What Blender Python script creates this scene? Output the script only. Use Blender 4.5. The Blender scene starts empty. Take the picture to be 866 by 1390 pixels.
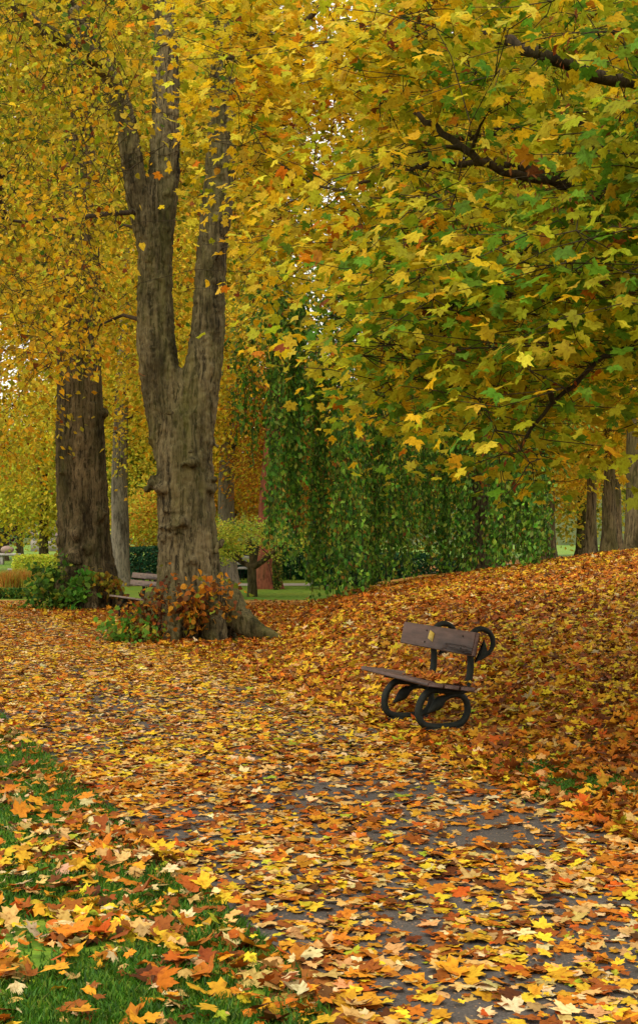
import bpy, math
import numpy as np
from mathutils import Vector

RNG = np.random.default_rng(11)
F, CH, HZ, CX = 1805.0, 1.6, 725.0, 433.0
COL = bpy.context.scene.collection
R = math.radians

def at(px, py, Y):
    return np.array([(px-CX)/F*Y, Y, CH-(py-HZ)*Y/F])

# ------------------------------------------------------------------ noise
def _h(ix, iy, iz, seed):
    n = (ix*374761393 + iy*668265263 + iz*1274126177 + seed*974634777) & 0xFFFFFFFF
    n = ((n ^ (n >> 13))*1274126177) & 0xFFFFFFFF
    n = n ^ (n >> 16)
    return (n & 0xFFFF)/65535.0

def noise(p, scale=1.0, seed=0):
    p = np.asarray(p, float)*scale
    if p.shape[-1] == 2:
        p = np.concatenate([p, np.zeros(p.shape[:-1]+(1,))], -1)
    i = np.floor(p).astype(np.int64); f = p-i; f = f*f*(3-2*f)
    r = 0
    for a in (0, 1):
        for b in (0, 1):
            for c in (0, 1):
                w = (f[..., 0] if a else 1-f[..., 0])*(f[..., 1] if b else 1-f[..., 1])*(f[..., 2] if c else 1-f[..., 2])
                r = r + w*_h(i[..., 0]+a, i[..., 1]+b, i[..., 2]+c, seed)
    return r

def fbm(p, scale=1.0, seed=0, octs=3):
    p = np.asarray(p, float)
    r, a, t = 0, 1, 0
    for k in range(octs):
        r = r + a*noise(p, scale*2**k, seed+k*17); t += a; a *= .5
    return r/t

def smooth(a, b, x):
    t = np.clip((np.asarray(x, float)-a)/(b-a), 0, 1)
    return t*t*(3-2*t)

# ------------------------------------------------------------------ terrain
def path_right(y):
    y = np.asarray(y, float)
    return 1.62-.285*(y-6.8)-.008*np.maximum(0, y-12)**2

def path_left(y):
    y = np.asarray(y, float)
    return -.09-.395*(y-5)-.012*np.maximum(0, y-12)**2

def mound_edge(y):
    t = smooth(11, 21, y)
    return (path_right(y)+.15)*(1-t)+(-1.25)*t+np.maximum(0, np.asarray(y, float)-27)*.13

def H(x, y):
    x = np.asarray(x, float); y = np.asarray(y, float)
    d = x-mound_edge(y)
    h = np.interp(d, [0, .8, 1.6, 3.5, 5.6, 7.2, 12, 18, 60], [0, .02, .30, .66, .96, 1.19, 1.75, 2.1, 2.1])
    w = np.interp(y, [-10, 4, 10, 17, 24, 28, 40, 70, 120], [.25, .3, .5, .85, 1.0, .99, .72, .3, 0])
    z = h*w
    p = np.stack([x, y], -1)
    off = smooth(0.1, 1.2, d)+smooth(0.3, 1.5, path_left(y)-x)
    return z+off*.09*(fbm(p, .7, 5)-.5)

# ------------------------------------------------------------------ mesh helpers
def mesh_np(name, V, faces_list, mat, parent=None, colors=None, flat=False, attrs=None):
    """faces_list: list of (F,k) int arrays"""
    me = bpy.data.meshes.new(name)
    V = np.asarray(V, np.float32)
    me.vertices.add(len(V)); me.vertices.foreach_set('co', V.ravel())
    loops = np.concatenate([f.ravel() for f in faces_list]).astype(np.int32)
    sizes = np.concatenate([np.full(len(f), f.shape[1]) for f in faces_list])
    starts = np.concatenate([[0], np.cumsum(sizes)[:-1]]).astype(np.int32)
    me.loops.add(len(loops)); me.loops.foreach_set('vertex_index', loops)
    me.polygons.add(len(sizes)); me.polygons.foreach_set('loop_start', starts)
    me.update(calc_edges=True)
    if colors is not None:
        a = me.color_attributes.new('Col', 'FLOAT_COLOR', 'POINT')
        c = np.ones((len(V), 4), np.float32); c[:, :3] = colors
        a.data.foreach_set('color', c.ravel())
    for k, v in (attrs or {}).items():
        a = me.attributes.new(k, 'FLOAT', 'POINT'); a.data.foreach_set('value', np.asarray(v, np.float32))
    if flat:
        me.polygons.foreach_set('use_smooth', np.zeros(len(sizes), bool))
    me.materials.append(mat)
    o = bpy.data.objects.new(name, me); COL.objects.link(o)
    if parent is not None: o.parent = parent
    return o

def tag(o, label=None, cat=None, group=None, kind=None):
    if label: o['label'] = label
    if cat: o['category'] = cat
    if group: o['group'] = group
    if kind: o['kind'] = kind
    return o

def empty(name, loc=(0, 0, 0), rz=0):
    o = bpy.data.objects.new(name, None); COL.objects.link(o)
    o.location = loc; o.rotation_euler = (0, 0, rz); o.empty_display_size = .2
    return o

def copy_tree(o, parent=None):
    c = o.copy(); COL.objects.link(c); c.parent = parent
    for ch in list(o.children): copy_tree(ch, c)
    return c

def norm(v):
    return v/np.maximum(np.linalg.norm(v, axis=-1, keepdims=True), 1e-9)

class MB:
    def __init__(s): s.v = []; s.q = []; s.t = []; s.n = 0
    def add(s, V, quads=None, tris=None):
        V = np.asarray(V, float)
        if quads is not None and len(quads): s.q.append(np.asarray(quads, int)+s.n)
        if tris is not None and len(tris): s.t.append(np.asarray(tris, int)+s.n)
        s.v.append(V); s.n += len(V)
    def box(s, c, size, rot=None, bev=.0):
        x, y, z = [d/2 for d in size]
        b = min(bev, x*.9, y*.9, z*.9)
        if b <= 0:
            V = np.array([[i*x, j*y, k*z] for i in (-1, 1) for j in (-1, 1) for k in (-1, 1)])
            Q = [[0, 1, 3, 2], [4, 6, 7, 5], [0, 4, 5, 1], [2, 3, 7, 6], [0, 2, 6, 4], [1, 5, 7, 3]]
            T = None
        else:
            V = []; idx = {}
            for i in (-1, 1):
                for j in (-1, 1):
                    for k in (-1, 1):
                        for ax in range(3):
                            p = [i*(x-b), j*(y-b), k*(z-b)]
                            p[ax] = (i*x, j*y, k*z)[ax]
                            idx[(i, j, k, ax)] = len(V); V.append(p)
            Q = []; T = []
            for ax in range(3):
                o1, o2 = [(1, 2), (0, 2), (0, 1)][ax]
                for sg in (-1, 1):
                    r = []
                    for a, c2 in ((-1, -1), (1, -1), (1, 1), (-1, 1)):
                        k = [0, 0, 0]; k[ax] = sg; k[o1] = a; k[o2] = c2
                        r.append(idx[(*k, ax)])
                    Q.append(r)
            for ax in range(3):
                o1, o2 = [(1, 2), (0, 2), (0, 1)][ax]
                for a in (-1, 1):
                    for c2 in (-1, 1):
                        r = []
                        k = [0, 0, 0]; k[o1] = a; k[o2] = c2
                        k[ax] = -1; r.append(idx[(*k, o1)]); 
                        k[ax] = 1; r.append(idx[(*k, o1)]); r.append(idx[(*k, o2)])
                        k[ax] = -1; r.append(idx[(*k, o2)])
                        Q.append(r)
            for i in (-1, 1):
                for j in (-1, 1):
                    for k in (-1, 1):
                        T.append([idx[(i, j, k, 0)], idx[(i, j, k, 1)], idx[(i, j, k, 2)]])
            V = np.array(V)
        if rot is not None: V = V @ np.asarray(rot).T
        s.add(V+np.asarray(c), Q, T)
    def tube(s, P, rad, ns=6, caps=True, squash=None, rfun=None, refdir=None):
        P = np.asarray(P, float); n = len(P)
        rad = np.broadcast_to(np.asarray(rad, float), (n,))
        T = norm(np.gradient(P, axis=0))
        ref = np.array(refdir if refdir is not None else ([1, 0, 0] if abs(T[:, 2]).mean() > .5 else [0, 0, 1]), float)
        U = norm(np.cross(T, ref)+1e-9); W = np.cross(T, U)
        th = np.linspace(0, 2*np.pi, ns, endpoint=False)
        rr = rad[:, None]*np.ones(ns)
        if rfun is not None: rr = rr*rfun(th[None, :], P[:, 2][:, None], np.linspace(0, 1, n)[:, None])
        a, b = squash if squash else (1, 1)
        V = P[:, None]+rr[..., None]*(np.cos(th)[None, :, None]*U[:, None]*a+np.sin(th)[None, :, None]*W[:, None]*b)
        i = np.arange(n-1)[:, None]; j = np.arange(ns)[None, :]
        q = np.stack([i*ns+j, i*ns+(j+1) % ns, (i+1)*ns+(j+1) % ns, (i+1)*ns+j], -1).reshape(-1, 4)
        V = V.reshape(-1, 3); t = []
        if caps:
            V = np.vstack([V, P[0], P[-1]]); j = np.arange(ns)
            t = np.concatenate([np.stack([(j+1) % ns, j, np.full(ns, n*ns)], -1),
                                np.stack([(n-1)*ns+j, (n-1)*ns+(j+1) % ns, np.full(ns, n*ns+1)], -1)])
        s.add(V, q, t)
    def ball(s, c, r, ns=14, sc=(1, 1, 1)):
        th = np.linspace(0, 2*np.pi, ns, endpoint=False); ph = np.linspace(0, np.pi, ns//2+2)[1:-1]
        V = np.stack([np.sin(ph)[:, None]*np.cos(th), np.sin(ph)[:, None]*np.sin(th), np.cos(ph)[:, None]*np.ones(ns)], -1)*np.array(sc)*r
        n = len(ph); i = np.arange(n-1)[:, None]; j = np.arange(ns)[None, :]
        q = np.stack([i*ns+j, (i+1)*ns+j, (i+1)*ns+(j+1) % ns, i*ns+(j+1) % ns], -1).reshape(-1, 4)
        V = np.vstack([V.reshape(-1, 3), [0, 0, r*sc[2]], [0, 0, -r*sc[2]]]); j = np.arange(ns)
        t = np.concatenate([np.stack([j, (j+1) % ns, np.full(ns, n*ns)], -1), np.stack([(n-1)*ns+(j+1) % ns, (n-1)*ns+j, np.full(ns, n*ns+1)], -1)])
        s.add(V+np.asarray(c), q, t)
    def build(s, name, mat, parent=None, flat=False, color=None):
        V = np.vstack(s.v)
        if parent is not None: pass
        fl = []
        if s.q: fl.append(np.vstack(s.q))
        if s.t: fl.append(np.vstack(s.t))
        return mesh_np(name, V, fl, mat, parent, flat=flat)

# ------------------------------------------------------------------ materials
def mat(name):
    m = bpy.data.materials.new(name); m.use_nodes = True
    nt = m.node_tree; nt.nodes.clear()
    out = nt.nodes.new('ShaderNodeOutputMaterial')
    b = nt.nodes.new('ShaderNodeBsdfPrincipled'); nt.links.new(b.outputs[0], out.inputs[0])
    return m, nt, b, out

def N(nt, t, **kw):
    n = nt.nodes.new('ShaderNode'+t)
    for k, v in kw.items():
        if hasattr(n, k): setattr(n, k, v)
        else: n.inputs[k].default_value = v
    return n

def ramp(nt, src, stops, interp='LINEAR'):
    r = nt.nodes.new('ShaderNodeValToRGB'); r.color_ramp.interpolation = interp
    el = r.color_ramp.elements
    while len(el) > 1: el.remove(el[-1])
    for i, (p, c) in enumerate(stops):
        e = el[0] if i == 0 else el.new(p)
        e.position = p; e.color = (*c, 1) if len(c) == 3 else c
    nt.links.new(src, r.inputs[0]); return r

def mixc(nt, fac, a, b, typ='MIX'):
    m = nt.nodes.new('ShaderNodeMix'); m.data_type = 'RGBA'; m.blend_type = typ
    for s_, v in ((m.inputs[0], fac), (m.inputs[6], a), (m.inputs[7], b)):
        if hasattr(v, 'type') or hasattr(v, 'is_output'): nt.links.new(v, s_)
        else: s_.default_value = v if isinstance(v, (int, float)) else (*v, 1)
    return m.outputs[2]

def bump(nt, src, b, strength=.5, dist=.02, prev=None):
    n = nt.nodes.new('ShaderNodeBump'); n.inputs['Strength'].default_value = strength; n.inputs['Distance'].default_value = dist
    nt.links.new(src, n.inputs['Height'])
    if prev: nt.links.new(prev, n.inputs['Normal'])
    nt.links.new(n.outputs[0], b.inputs['Normal']); return n.outputs[0]

def coords(nt, scale=(1, 1, 1), kind='Object'):
    tc = N(nt, 'TexCoord'); mp = N(nt, 'Mapping'); mp.inputs['Scale'].default_value = scale
    nt.links.new(tc.outputs[kind], mp.inputs[0]); return mp.outputs[0]

def tex_noise(nt, vec, scale, detail=4, rough=.6):
    n = N(nt, 'TexNoise'); n.inputs['Scale'].default_value = scale; n.inputs['Detail'].default_value = detail
    n.inputs['Roughness'].default_value = rough; nt.links.new(vec, n.inputs['Vector']); return n

def leaf_mat(name, transl=.4, rough=.5, spec=.35, detail=60):
    m, nt, b, out = mat(name)
    a = N(nt, 'Attribute'); a.attribute_name = 'Col'
    v = coords(nt)
    n = tex_noise(nt, v, detail, 3)
    r = ramp(nt, n.outputs[0], [(.30, (.5, .40, .3)), (.45, (.88, .85, .8)), (.6, (1, 1, 1)), (.8, (1.15, 1.12, 1.0))])
    c = mixc(nt, 1.0, a.outputs[0], r.outputs[0], 'MULTIPLY')
    nt.links.new(c, b.inputs['Base Color'])
    b.inputs['Roughness'].default_value = rough; b.inputs['Specular IOR Level'].default_value = spec
    t = N(nt, 'BsdfTranslucent'); nt.links.new(c, t.inputs[0])
    ms = N(nt, 'MixShader'); ms.inputs[0].default_value = transl
    nt.links.new(b.outputs[0], ms.inputs[1]); nt.links.new(t.outputs[0], ms.inputs[2]); nt.links.new(ms.outputs[0], out.inputs[0])
    bump(nt, n.outputs[0], b, .3, .004)
    return m

def bark_mat(name, dark, light, moss=(.07, .08, .015), mossamt=.5, sc=1.0, bd=.03):
    m, nt, b, out = mat(name)
    wv = tex_noise(nt, coords(nt, (1, 1, .35)), 3.0*sc, 3)
    v0 = coords(nt, (14*sc, 14*sc, 1.0*sc))
    ad = N(nt, 'VectorMath'); ad.operation = 'MULTIPLY_ADD'; ad.inputs[1].default_value = (3.2, 3.2, .8)
    nt.links.new(wv.outputs['Color'], ad.inputs[0]); nt.links.new(v0, ad.inputs[2])
    n1 = tex_noise(nt, ad.outputs[0], 1.5, 7, .68)
    n2 = tex_noise(nt, ad.outputs[0], 4.0, 5, .6)
    mu = N(nt, 'Math'); mu.operation = 'MULTIPLY_ADD'; mu.inputs[1].default_value = .35
    nt.links.new(n2.outputs[0], mu.inputs[0]); nt.links.new(n1.outputs[0], mu.inputs[2])
    mid = tuple(dark[i]*.42+light[i]*.58 for i in range(3))
    base = ramp(nt, mu.outputs[0], [(.56, dark), (.68, mid), (.86, light)])
    v2 = coords(nt, (1, 1, .3))
    nn = tex_noise(nt, v2, 1.6, 6, .65)
    mm = ramp(nt, nn.outputs[0], [(.5-.12*mossamt, (0, 0, 0)), (.64, (1, 1, 1))])
    mf = N(nt, 'Math'); mf.operation = 'MULTIPLY'; mf.inputs[1].default_value = mossamt; nt.links.new(mm.outputs[0], mf.inputs[0])
    n3 = tex_noise(nt, coords(nt, (1, 1, .5)), 9, 5)
    mc = ramp(nt, n3.outputs[0], [(.35, tuple(x*.35 for x in moss)), (.7, moss)])
    c = mixc(nt, mf.outputs[0], base.outputs[0], mc.outputs[0])
    # broad dark blotches of old bark
    nb = tex_noise(nt, coords(nt, (1, 1, .4), 'Object'), 2.3, 5, .7)
    rb = ramp(nt, nb.outputs[0], [(.36, (.36, .34, .28)), (.5, (.95, .95, .9)), (.7, (1.15, 1.12, 1.0))])
    c = mixc(nt, 1.0, c, rb.outputs[0], 'MULTIPLY')
    nt.links.new(c, b.inputs['Base Color']); b.inputs['Roughness'].default_value = .9; b.inputs['Specular IOR Level'].default_value = .15
    p = bump(nt, mu.outputs[0], b, 1.0, bd)
    n4 = tex_noise(nt, coords(nt, (1, 1, .5)), 40*sc, 3)
    bump(nt, n4.outputs[0], b, .4, .008, p)
    return m

M = {}
M['maple'] = leaf_mat('maple_leaf', .55, .6, .12)
M['lime'] = leaf_mat('lime_leaf', .55, .6, .12)
M['far'] = leaf_mat('distant_leaf', .5, .7, .15, 20)
M['green'] = leaf_mat('green_leaf', .35, .55, .2)
M['fallen'] = leaf_mat('fallen_leaf', .12, .65, .12, 45)
M['grass'] = leaf_mat('grass_blade', .35, .6, .3, 12)
M['bark'] = bark_mat('grey_bark', (.022, .017, .008), (.215, .168, .085), (.10, .098, .018), .75, 1.0, .05)
M['bark2'] = bark_mat('dark_mossy_bark', (.02, .016, .008), (.225, .165, .085), (.06, .062, .013), .75, 1.0, .05)
M['twig'] = bark_mat('twig_bark', (.02, .014, .008), (.07, .048, .025), (.04, .05, .01), .3, 2, .004)
M['barkpale'] = bark_mat('pale_bark', (.07, .06, .045), (.27, .23, .17), (.09, .1, .05), .3, 1.2, .015)
M['barkred'] = bark_mat('red_bark', (.13, .035, .02), (.36, .11, .06), (.07, .09, .02), .35, 1.3, .02)

def plain(name, c1, c2, scale=8, rough=.7, bd=.005, spec=.4, metal=0):
    m, nt, b, out = mat(name)
    n = tex_noise(nt, coords(nt), scale, 6, .65)
    r = ramp(nt, n.outputs[0], [(.3, c1), (.7, c2)])
    nt.links.new(r.outputs[0], b.inputs['Base Color'])
    b.inputs['Roughness'].default_value = rough; b.inputs['Specular IOR Level'].default_value = spec; b.inputs['Metallic'].default_value = metal
    bump(nt, n.outputs[0], b, .5, bd)
    return m
M['iron'] = plain('black_iron', (.005, .007, .005), (.016, .018, .012), 30, .7, .003, .2)
M['stone'] = plain('weathered_stone', (.3, .28, .24), (.5, .47, .42), 6, .9)
M['brass'] = plain('tarnished_brass', (.45, .30, .02), (.75, .52, .06), 40, .4, .001, .5, .5)
M['slate'] = plain('roof_tile', (.08, .05, .045), (.16, .1, .085), 5, .8)
M['dark'] = plain('dark_glass', (.01, .012, .015), (.03, .035, .04), 2, .2, 0)

def wood_mat(name, c1, c2, c3):
    m, nt, b, out = mat(name)
    v = coords(nt, (1.2, 14, 14))
    n = tex_noise(nt, v, 3, 6, .65)
    r = ramp(nt, n.outputs[0], [(.25, c1), (.5, c2), (.75, c3)])
    n2 = tex_noise(nt, coords(nt, (3, 3, 3)), 3, 4)
    r2 = ramp(nt, n2.outputs[0], [(.35, (.65, .62, .6)), (.65, (1, 1, 1))])
    c = mixc(nt, 1.0, r.outputs[0], r2.outputs[0], 'MULTIPLY')
    nt.links.new(c, b.inputs['Base Color']); b.inputs['Roughness'].default_value = .6
    bump(nt, n.outputs[0], b, .5, .004)
    return m
M['wood'] = wood_mat('dark_bench_wood', (.042, .019, .011), (.10, .047, .031), (.155, .083, .06))
M['wood2'] = wood_mat('faded_bench_wood', (.10, .06, .035), (.19, .12, .075), (.27, .18, .12))

def brick_mat():
    m, nt, b, out = mat('red_brick')
    br = N(nt, 'TexBrick'); br.inputs['Scale'].default_value = 4
    br.inputs['Mortar Size'].default_value = .006; br.inputs['Color1'].default_value = (.34, .07, .045, 1); br.inputs['Color2'].default_value = (.22, .06, .04, 1); br.inputs['Mortar'].default_value = (.3, .26, .22, 1)
    nt.links.new(coords(nt), br.inputs['Vector']); nt.links.new(br.outputs[0], b.inputs['Base Color']); b.inputs['Roughness'].default_value = .9
    return m
M['brick'] = brick_mat()

def ground_mat():
    m, nt, b, out = mat('ground_cover')
    v = coords(nt)
    g = tex_noise(nt, v, 7, 6, .7); g2 = tex_noise(nt, v, .35, 3)
    gr = ramp(nt, g.outputs[0], [(.25, (.04, .08, .008)), (.5, (.09, .19, .014)), (.75, (.19, .28, .025))])
    gy = ramp(nt, g2.outputs[0], [(.35, (.85, 1, .7)), (.65, (1.7, 1.1, .9))])
    grass = mixc(nt, 1, gr.outputs[0], gy.outputs[0], 'MULTIPLY')
    w = tex_noise(nt, v, 9, 3)
    wv = N(nt, 'VectorMath'); wv.operation = 'MULTIPLY_ADD'; wv.inputs[1].default_value = (.12, .12, .12)
    nt.links.new(w.outputs['Color'], wv.inputs[0]); nt.links.new(v, wv.inputs[2])
    vo = N(nt, 'TexVoronoi'); vo.inputs['Scale'].default_value = 11; nt.links.new(wv.outputs[0], vo.inputs['Vector'])
    sx = N(nt, 'SeparateColor'); nt.links.new(vo.outputs['Color'], sx.inputs[0])
    lit = ramp(nt, sx.outputs[0], [(0, (.05, .018, .006)), (.2, (.16, .05, .012)), (.45, (.34, .12, .018)), (.65, (.45, .2, .03)), (.85, (.5, .28, .06)), (1, (.5, .35, .05))])
    am = N(nt, 'Attribute'); am.attribute_name = 'litter'
    n5 = tex_noise(nt, v, 5, 5, .75)
    ad = N(nt, 'Math'); ad.operation = 'ADD'; nt.links.new(am.outputs['Fac'], ad.inputs[0]); nt.links.new(n5.outputs[0], ad.inputs[1])
    f = ramp(nt, ad.outputs[0], [(.72, (0, 0, 0)), (.85, (1, 1, 1))])
    c = mixc(nt, f.outputs[0], grass, lit.outputs[0])
    nt.links.new(c, b.inputs['Base Color']); b.inputs['Roughness'].default_value = .85; b.inputs['Specular IOR Level'].default_value = .2
    p = bump(nt, vo.outputs['Distance'], b, .7, .03); bump(nt, g.outputs[0], b, .6, .03, p)
    return m
M['ground'] = ground_mat()

def asphalt_mat():
    m, nt, b, out = mat('asphalt')
    v = coords(nt)
    n = tex_noise(nt, v, 90, 3, .7); n2 = tex_noise(nt, v, 1.5, 5)
    r = ramp(nt, n.outputs[0], [(.3, (.035, .03, .024)), (.55, (.07, .058, .048)), (.75, (.13, .105, .08))])
    r2 = ramp(nt, n2.outputs[0], [(.3, (.7, .68, .66)), (.7, (1.1, 1.05, 1))])
    c = mixc(nt, 1, r.outputs[0], r2.outputs[0], 'MULTIPLY')
    vo = N(nt, 'TexVoronoi'); vo.inputs['Scale'].default_value = 34; nt.links.new(v, vo.inputs['Vector'])
    f = ramp(nt, vo.outputs['Distance'], [(.10, (1, 1, 1)), (.18, (0, 0, 0))])
    c = mixc(nt, f.outputs[0], c, (.3, .17, .07))
    nt.links.new(c, b.inputs['Base Color']); b.inputs['Roughness'].default_value = .75
    bump(nt, n.outputs[0], b, .5, .006)
    return m
M['asphalt'] = asphalt_mat()

# ------------------------------------------------------------------ leaves
def fan_template(pts, curl=.1, wave=.1, seed=0, fold=0):
    r = np.random.default_rng(seed)
    full = list(pts)+[(360-a, rr) for a, rr in reversed(pts) if 0 < a < 180]
    a = np.radians([p[0] for p in full]); rr = np.array([p[1] for p in full])
    x = np.sin(a)*rr; y = np.cos(a)*rr
    z = -curl*rr**2+wave*rr*np.sin(3*a+r.uniform(0, 6))+wave*.6*rr*np.sin(5*a+r.uniform(0, 6))+fold*np.abs(x)
    V = np.vstack([[0, -.05, 0], np.stack([x, y, z], -1)])
    n = len(full); j = np.arange(n)
    T = np.stack([np.zeros(n, int), 1+(j+1) % n, 1+j], -1)
    return V, T
MP_HI = [(0, 1.), (8, .80), (15, .84), (25, .54), (36, .76), (41, .74), (50, .98), (58, .78), (66, .74), (80, .52), (96, .62), (108, .76), (121, .54), (150, .46), (180, .14)]
MP_MID = [(0, 1.), (12, .8), (25, .52), (38, .76), (50, .95), (62, .76), (80, .5), (108, .74), (150, .45), (180, .12)]
HEART = [(0, 1.05), (22, .72), (55, .62), (95, .6), (140, .62), (180, .36)]
T_HI = [fan_template(MP_HI, c, w, i) for i, (c, w) in enumerate([(.12, .10), (-.2, .12), (.3, .16), (.05, .2)])]
T_MID = [fan_template(MP_MID, c, w, i) for i, (c, w) in enumerate([(.12, .10), (-.2, .15), (.35, .2), (.1, .22)])]
T_CURL = [fan_template(MP_MID, c, w, i) for i, (c, w) in enumerate([(.5, .16), (-.3, .16), (-.42, .2), (.3, .28)])]
T_CURLN = [fan_template(MP_HI, c, w, i) for i, (c, w) in enumerate([(.5, .16), (-.3, .16), (-.42, .2), (.3, .28), (.7, .1)])]
T_FLAT = [fan_template(MP_HI, c, w, i) for i, (c, w) in enumerate([(.04, .04), (.08, .07), (-.1, .06), (.02, .1)])]
T_FLATM = [fan_template(MP_MID, c, w, i) for i, (c, w) in enumerate([(.04, .04), (.08, .07), (-.1, .06), (.02, .1)])]
T_HEART = [fan_template(HEART, c, w, i, f) for i, (c, w, f) in enumerate([(.15, .05, .15), (.25, .1, .3), (-.1, .1, .1)])]
T_DIA = [(np.array([[0, 1, 0], [.55, .05, f], [0, -.8, 0], [-.55, .05, f]], float), np.array([[0, 1, 2], [0, 2, 3]])) for f in (.1, .3, -.15)]
T_SLIM = [(np.array([[0, 1.1, -.1], [.34, .1, f], [0, -.8, 0], [-.34, .1, f]], float), np.array([[0, 1, 2], [0, 2, 3]])) for f in (.1, .25)]

class Leaves:
    def __init__(s): s.V = []; s.T = []; s.C = []; s.n = 0
    def add(s, P, tip, nrm, size, col, templ):
        """P,tip,nrm (n,3); size (n,), col (n,3)"""
        n = len(P)
        if n == 0: return
        tip = norm(tip); X = norm(np.cross(tip, nrm)+1e-9); Z = np.cross(X, tip)
        k = RNG.integers(0, len(templ), n)
        for q, (tv, tt) in enumerate(templ):
            m = k == q; c = m.sum()
            if not c: continue
            B = np.stack([X[m], tip[m], Z[m]], 1)             # (c,3,3) rows
            W = np.einsum('vk,ckj->cvj', tv, B)*(size[m]/1.5)[:, None, None]+P[m][:, None]
            s.V.append(W.reshape(-1, 3))
            s.T.append((tt[None]+(np.arange(c)*len(tv))[:, None, None]).reshape(-1, 3)+s.n)
            s.C.append(np.repeat(col[m], len(tv), 0)); s.n += c*len(tv)
    def build(s, name, m, parent=None):
        return mesh_np(name, np.vstack(s.V), [np.vstack(s.T)], m, parent, colors=np.vstack(s.C))

def palette(n, cols, w=None, jit=.18, bias=None):
    cols = np.array(cols, float); w = np.array(w if w is not None else np.ones(len(cols)), float)
    if bias is None:
        k = RNG.choice(len(cols), n, p=w/w.sum())
    else:                                     # bias (n,len(cols)) extra weights
        W = np.cumsum(w[None]*bias, 1); W /= W[:, -1:]
        k = (RNG.random(n)[:, None] > W).sum(1)
    c = cols[k]*(1+jit*RNG.normal(size=(n, 1)))*(1+.5*jit*RNG.normal(size=(n, 3)))
    return np.clip(c, .003, .85)

GOLD = (.66, .40, .014); LEMON = (.68, .52, .035); OLIVE = (.32, .29, .014); YGREEN = (.34, .36, .02)
GREEN = (.07, .15, .012); ORANGE = (.58, .21, .012); RUST = (.22, .06, .012); DKGREEN = (.035, .09, .012)

# ------------------------------------------------------------------ branching
def grow(trunk_nodes, clusters, rng, step=.5, wander=.08, droop=.0, rootw=.3):
    """trunk_nodes: (k,3). returns chains [(pts, weight, parentchain)]"""
    pos = [np.asarray(p, float) for p in trunk_nodes]; rd = list(np.zeros(len(pos))); ch = [-1]*len(pos)
    P = np.zeros((len(pos)+len(clusters)*26+10, 3)); RD = np.zeros(len(P)); CHN = np.full(len(P), -1); SG = np.zeros(len(P)); n = len(pos)
    P[:n] = pos
    d0 = np.array([np.min(np.linalg.norm(P[:n]-c, axis=1)) for c in clusters])
    chains = []
    for ci in np.argsort(d0):
        c = clusters[ci]
        D = np.linalg.norm(P[:n]-c, axis=1)
        cost = D+rootw*RD[:n]+.5*np.maximum(0, P[:n, 2]-c[2])*(droop <= 0)
        k = int(np.argmin(cost)); a = P[k]; L = D[k]
        K = int(np.clip(L/step, 2, 24))+1
        t = np.linspace(0, 1, K)[:, None]
        pts = a*(1-t)+c*t
        off = rng.normal(size=3)*L*wander; off[2] = abs(off[2])+L*.07
        pts = pts+off*(4*t*(1-t))+rng.normal(size=(K, 3))*L*.012*np.sin(np.pi*t)
        chains.append([pts, 1.0, int(CHN[k]), float(SG[k])])
        m = K-1
        P[n:n+m] = pts[1:]; RD[n:n+m] = RD[k]+np.linspace(0, L, K)[1:]; CHN[n:n+m] = len(chains)-1; SG[n:n+m] = np.linspace(0, 1, K)[1:]; n += m
    for i in range(len(chains)-1, -1, -1):
        p = chains[i][2]
        if p >= 0: chains[p][1] += chains[i][1]
    return chains

def chain_tubes(mb, chains, rtip=.006, p=.5, rmax=.3, minr=0):
    R0 = []
    for pts, w, par, sg in chains:
        r0 = min(rtip*w**p*1.3, rmax); r1 = rtip*.7
        if par >= 0:
            a, b = R0[par]; r0 = min(r0, (a+(b-a)*sg**.8)*.95+.0008)
        r1 = min(r1, r0*.9); R0.append((r0, r1))
        if r0 < minr: continue
        rr = r0+(r1-r0)*np.linspace(0, 1, len(pts))**.8
        mb.tube(pts, rr, 7 if r0 > .03 else (5 if r0 > .012 else 3), caps=False)

def foliage(lv, clusters, per, rad, flat, size, templ, colfun, rng, droop=.5, up=.8, hang=.0, twig_mb=None, ntwig=0, keep=None):
    n = len(clusters)
    cnt = per
    C = np.repeat(clusters, cnt, 0)
    o = rng.normal(size=(len(C), 3)); o *= rad*np.array([1, 1, flat]); 
    if np.ndim(rad) == 0: pass
    P = C+o; P[:, 2] -= hang*np.abs(rng.normal(size=len(C)))
    if keep is not None:
        kk = rng.random(len(P)) < keep(P)
    else: kk = np.ones(len(P), bool)
    tip = norm(np.stack([o[:, 0], o[:, 1], 0*o[:, 2]], -1))*1.0+rng.normal(size=(len(C), 3))*.45
    tip[:, 2] -= droop
    nr = rng.normal(size=(len(C), 3))*(1-up); nr[:, 2] += up
    s = size*rng.uniform(.65, 1.25, len(C))
    lv.add(P[kk], tip[kk], nr[kk], s[kk], colfun(P[kk]), templ)
    if twig_mb is not None:
        for i in range(n):
            idx = i*cnt+rng.choice(cnt, min(ntwig, cnt), replace=False)
            for j in idx:
                if not kk[j]: continue
                a, b = clusters[i], P[j]; m_ = (a+b)/2+rng.normal(size=3)*.03
                twig_mb.tube([a, m_, b], [.004, .003, .002], 3, caps=False)

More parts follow.
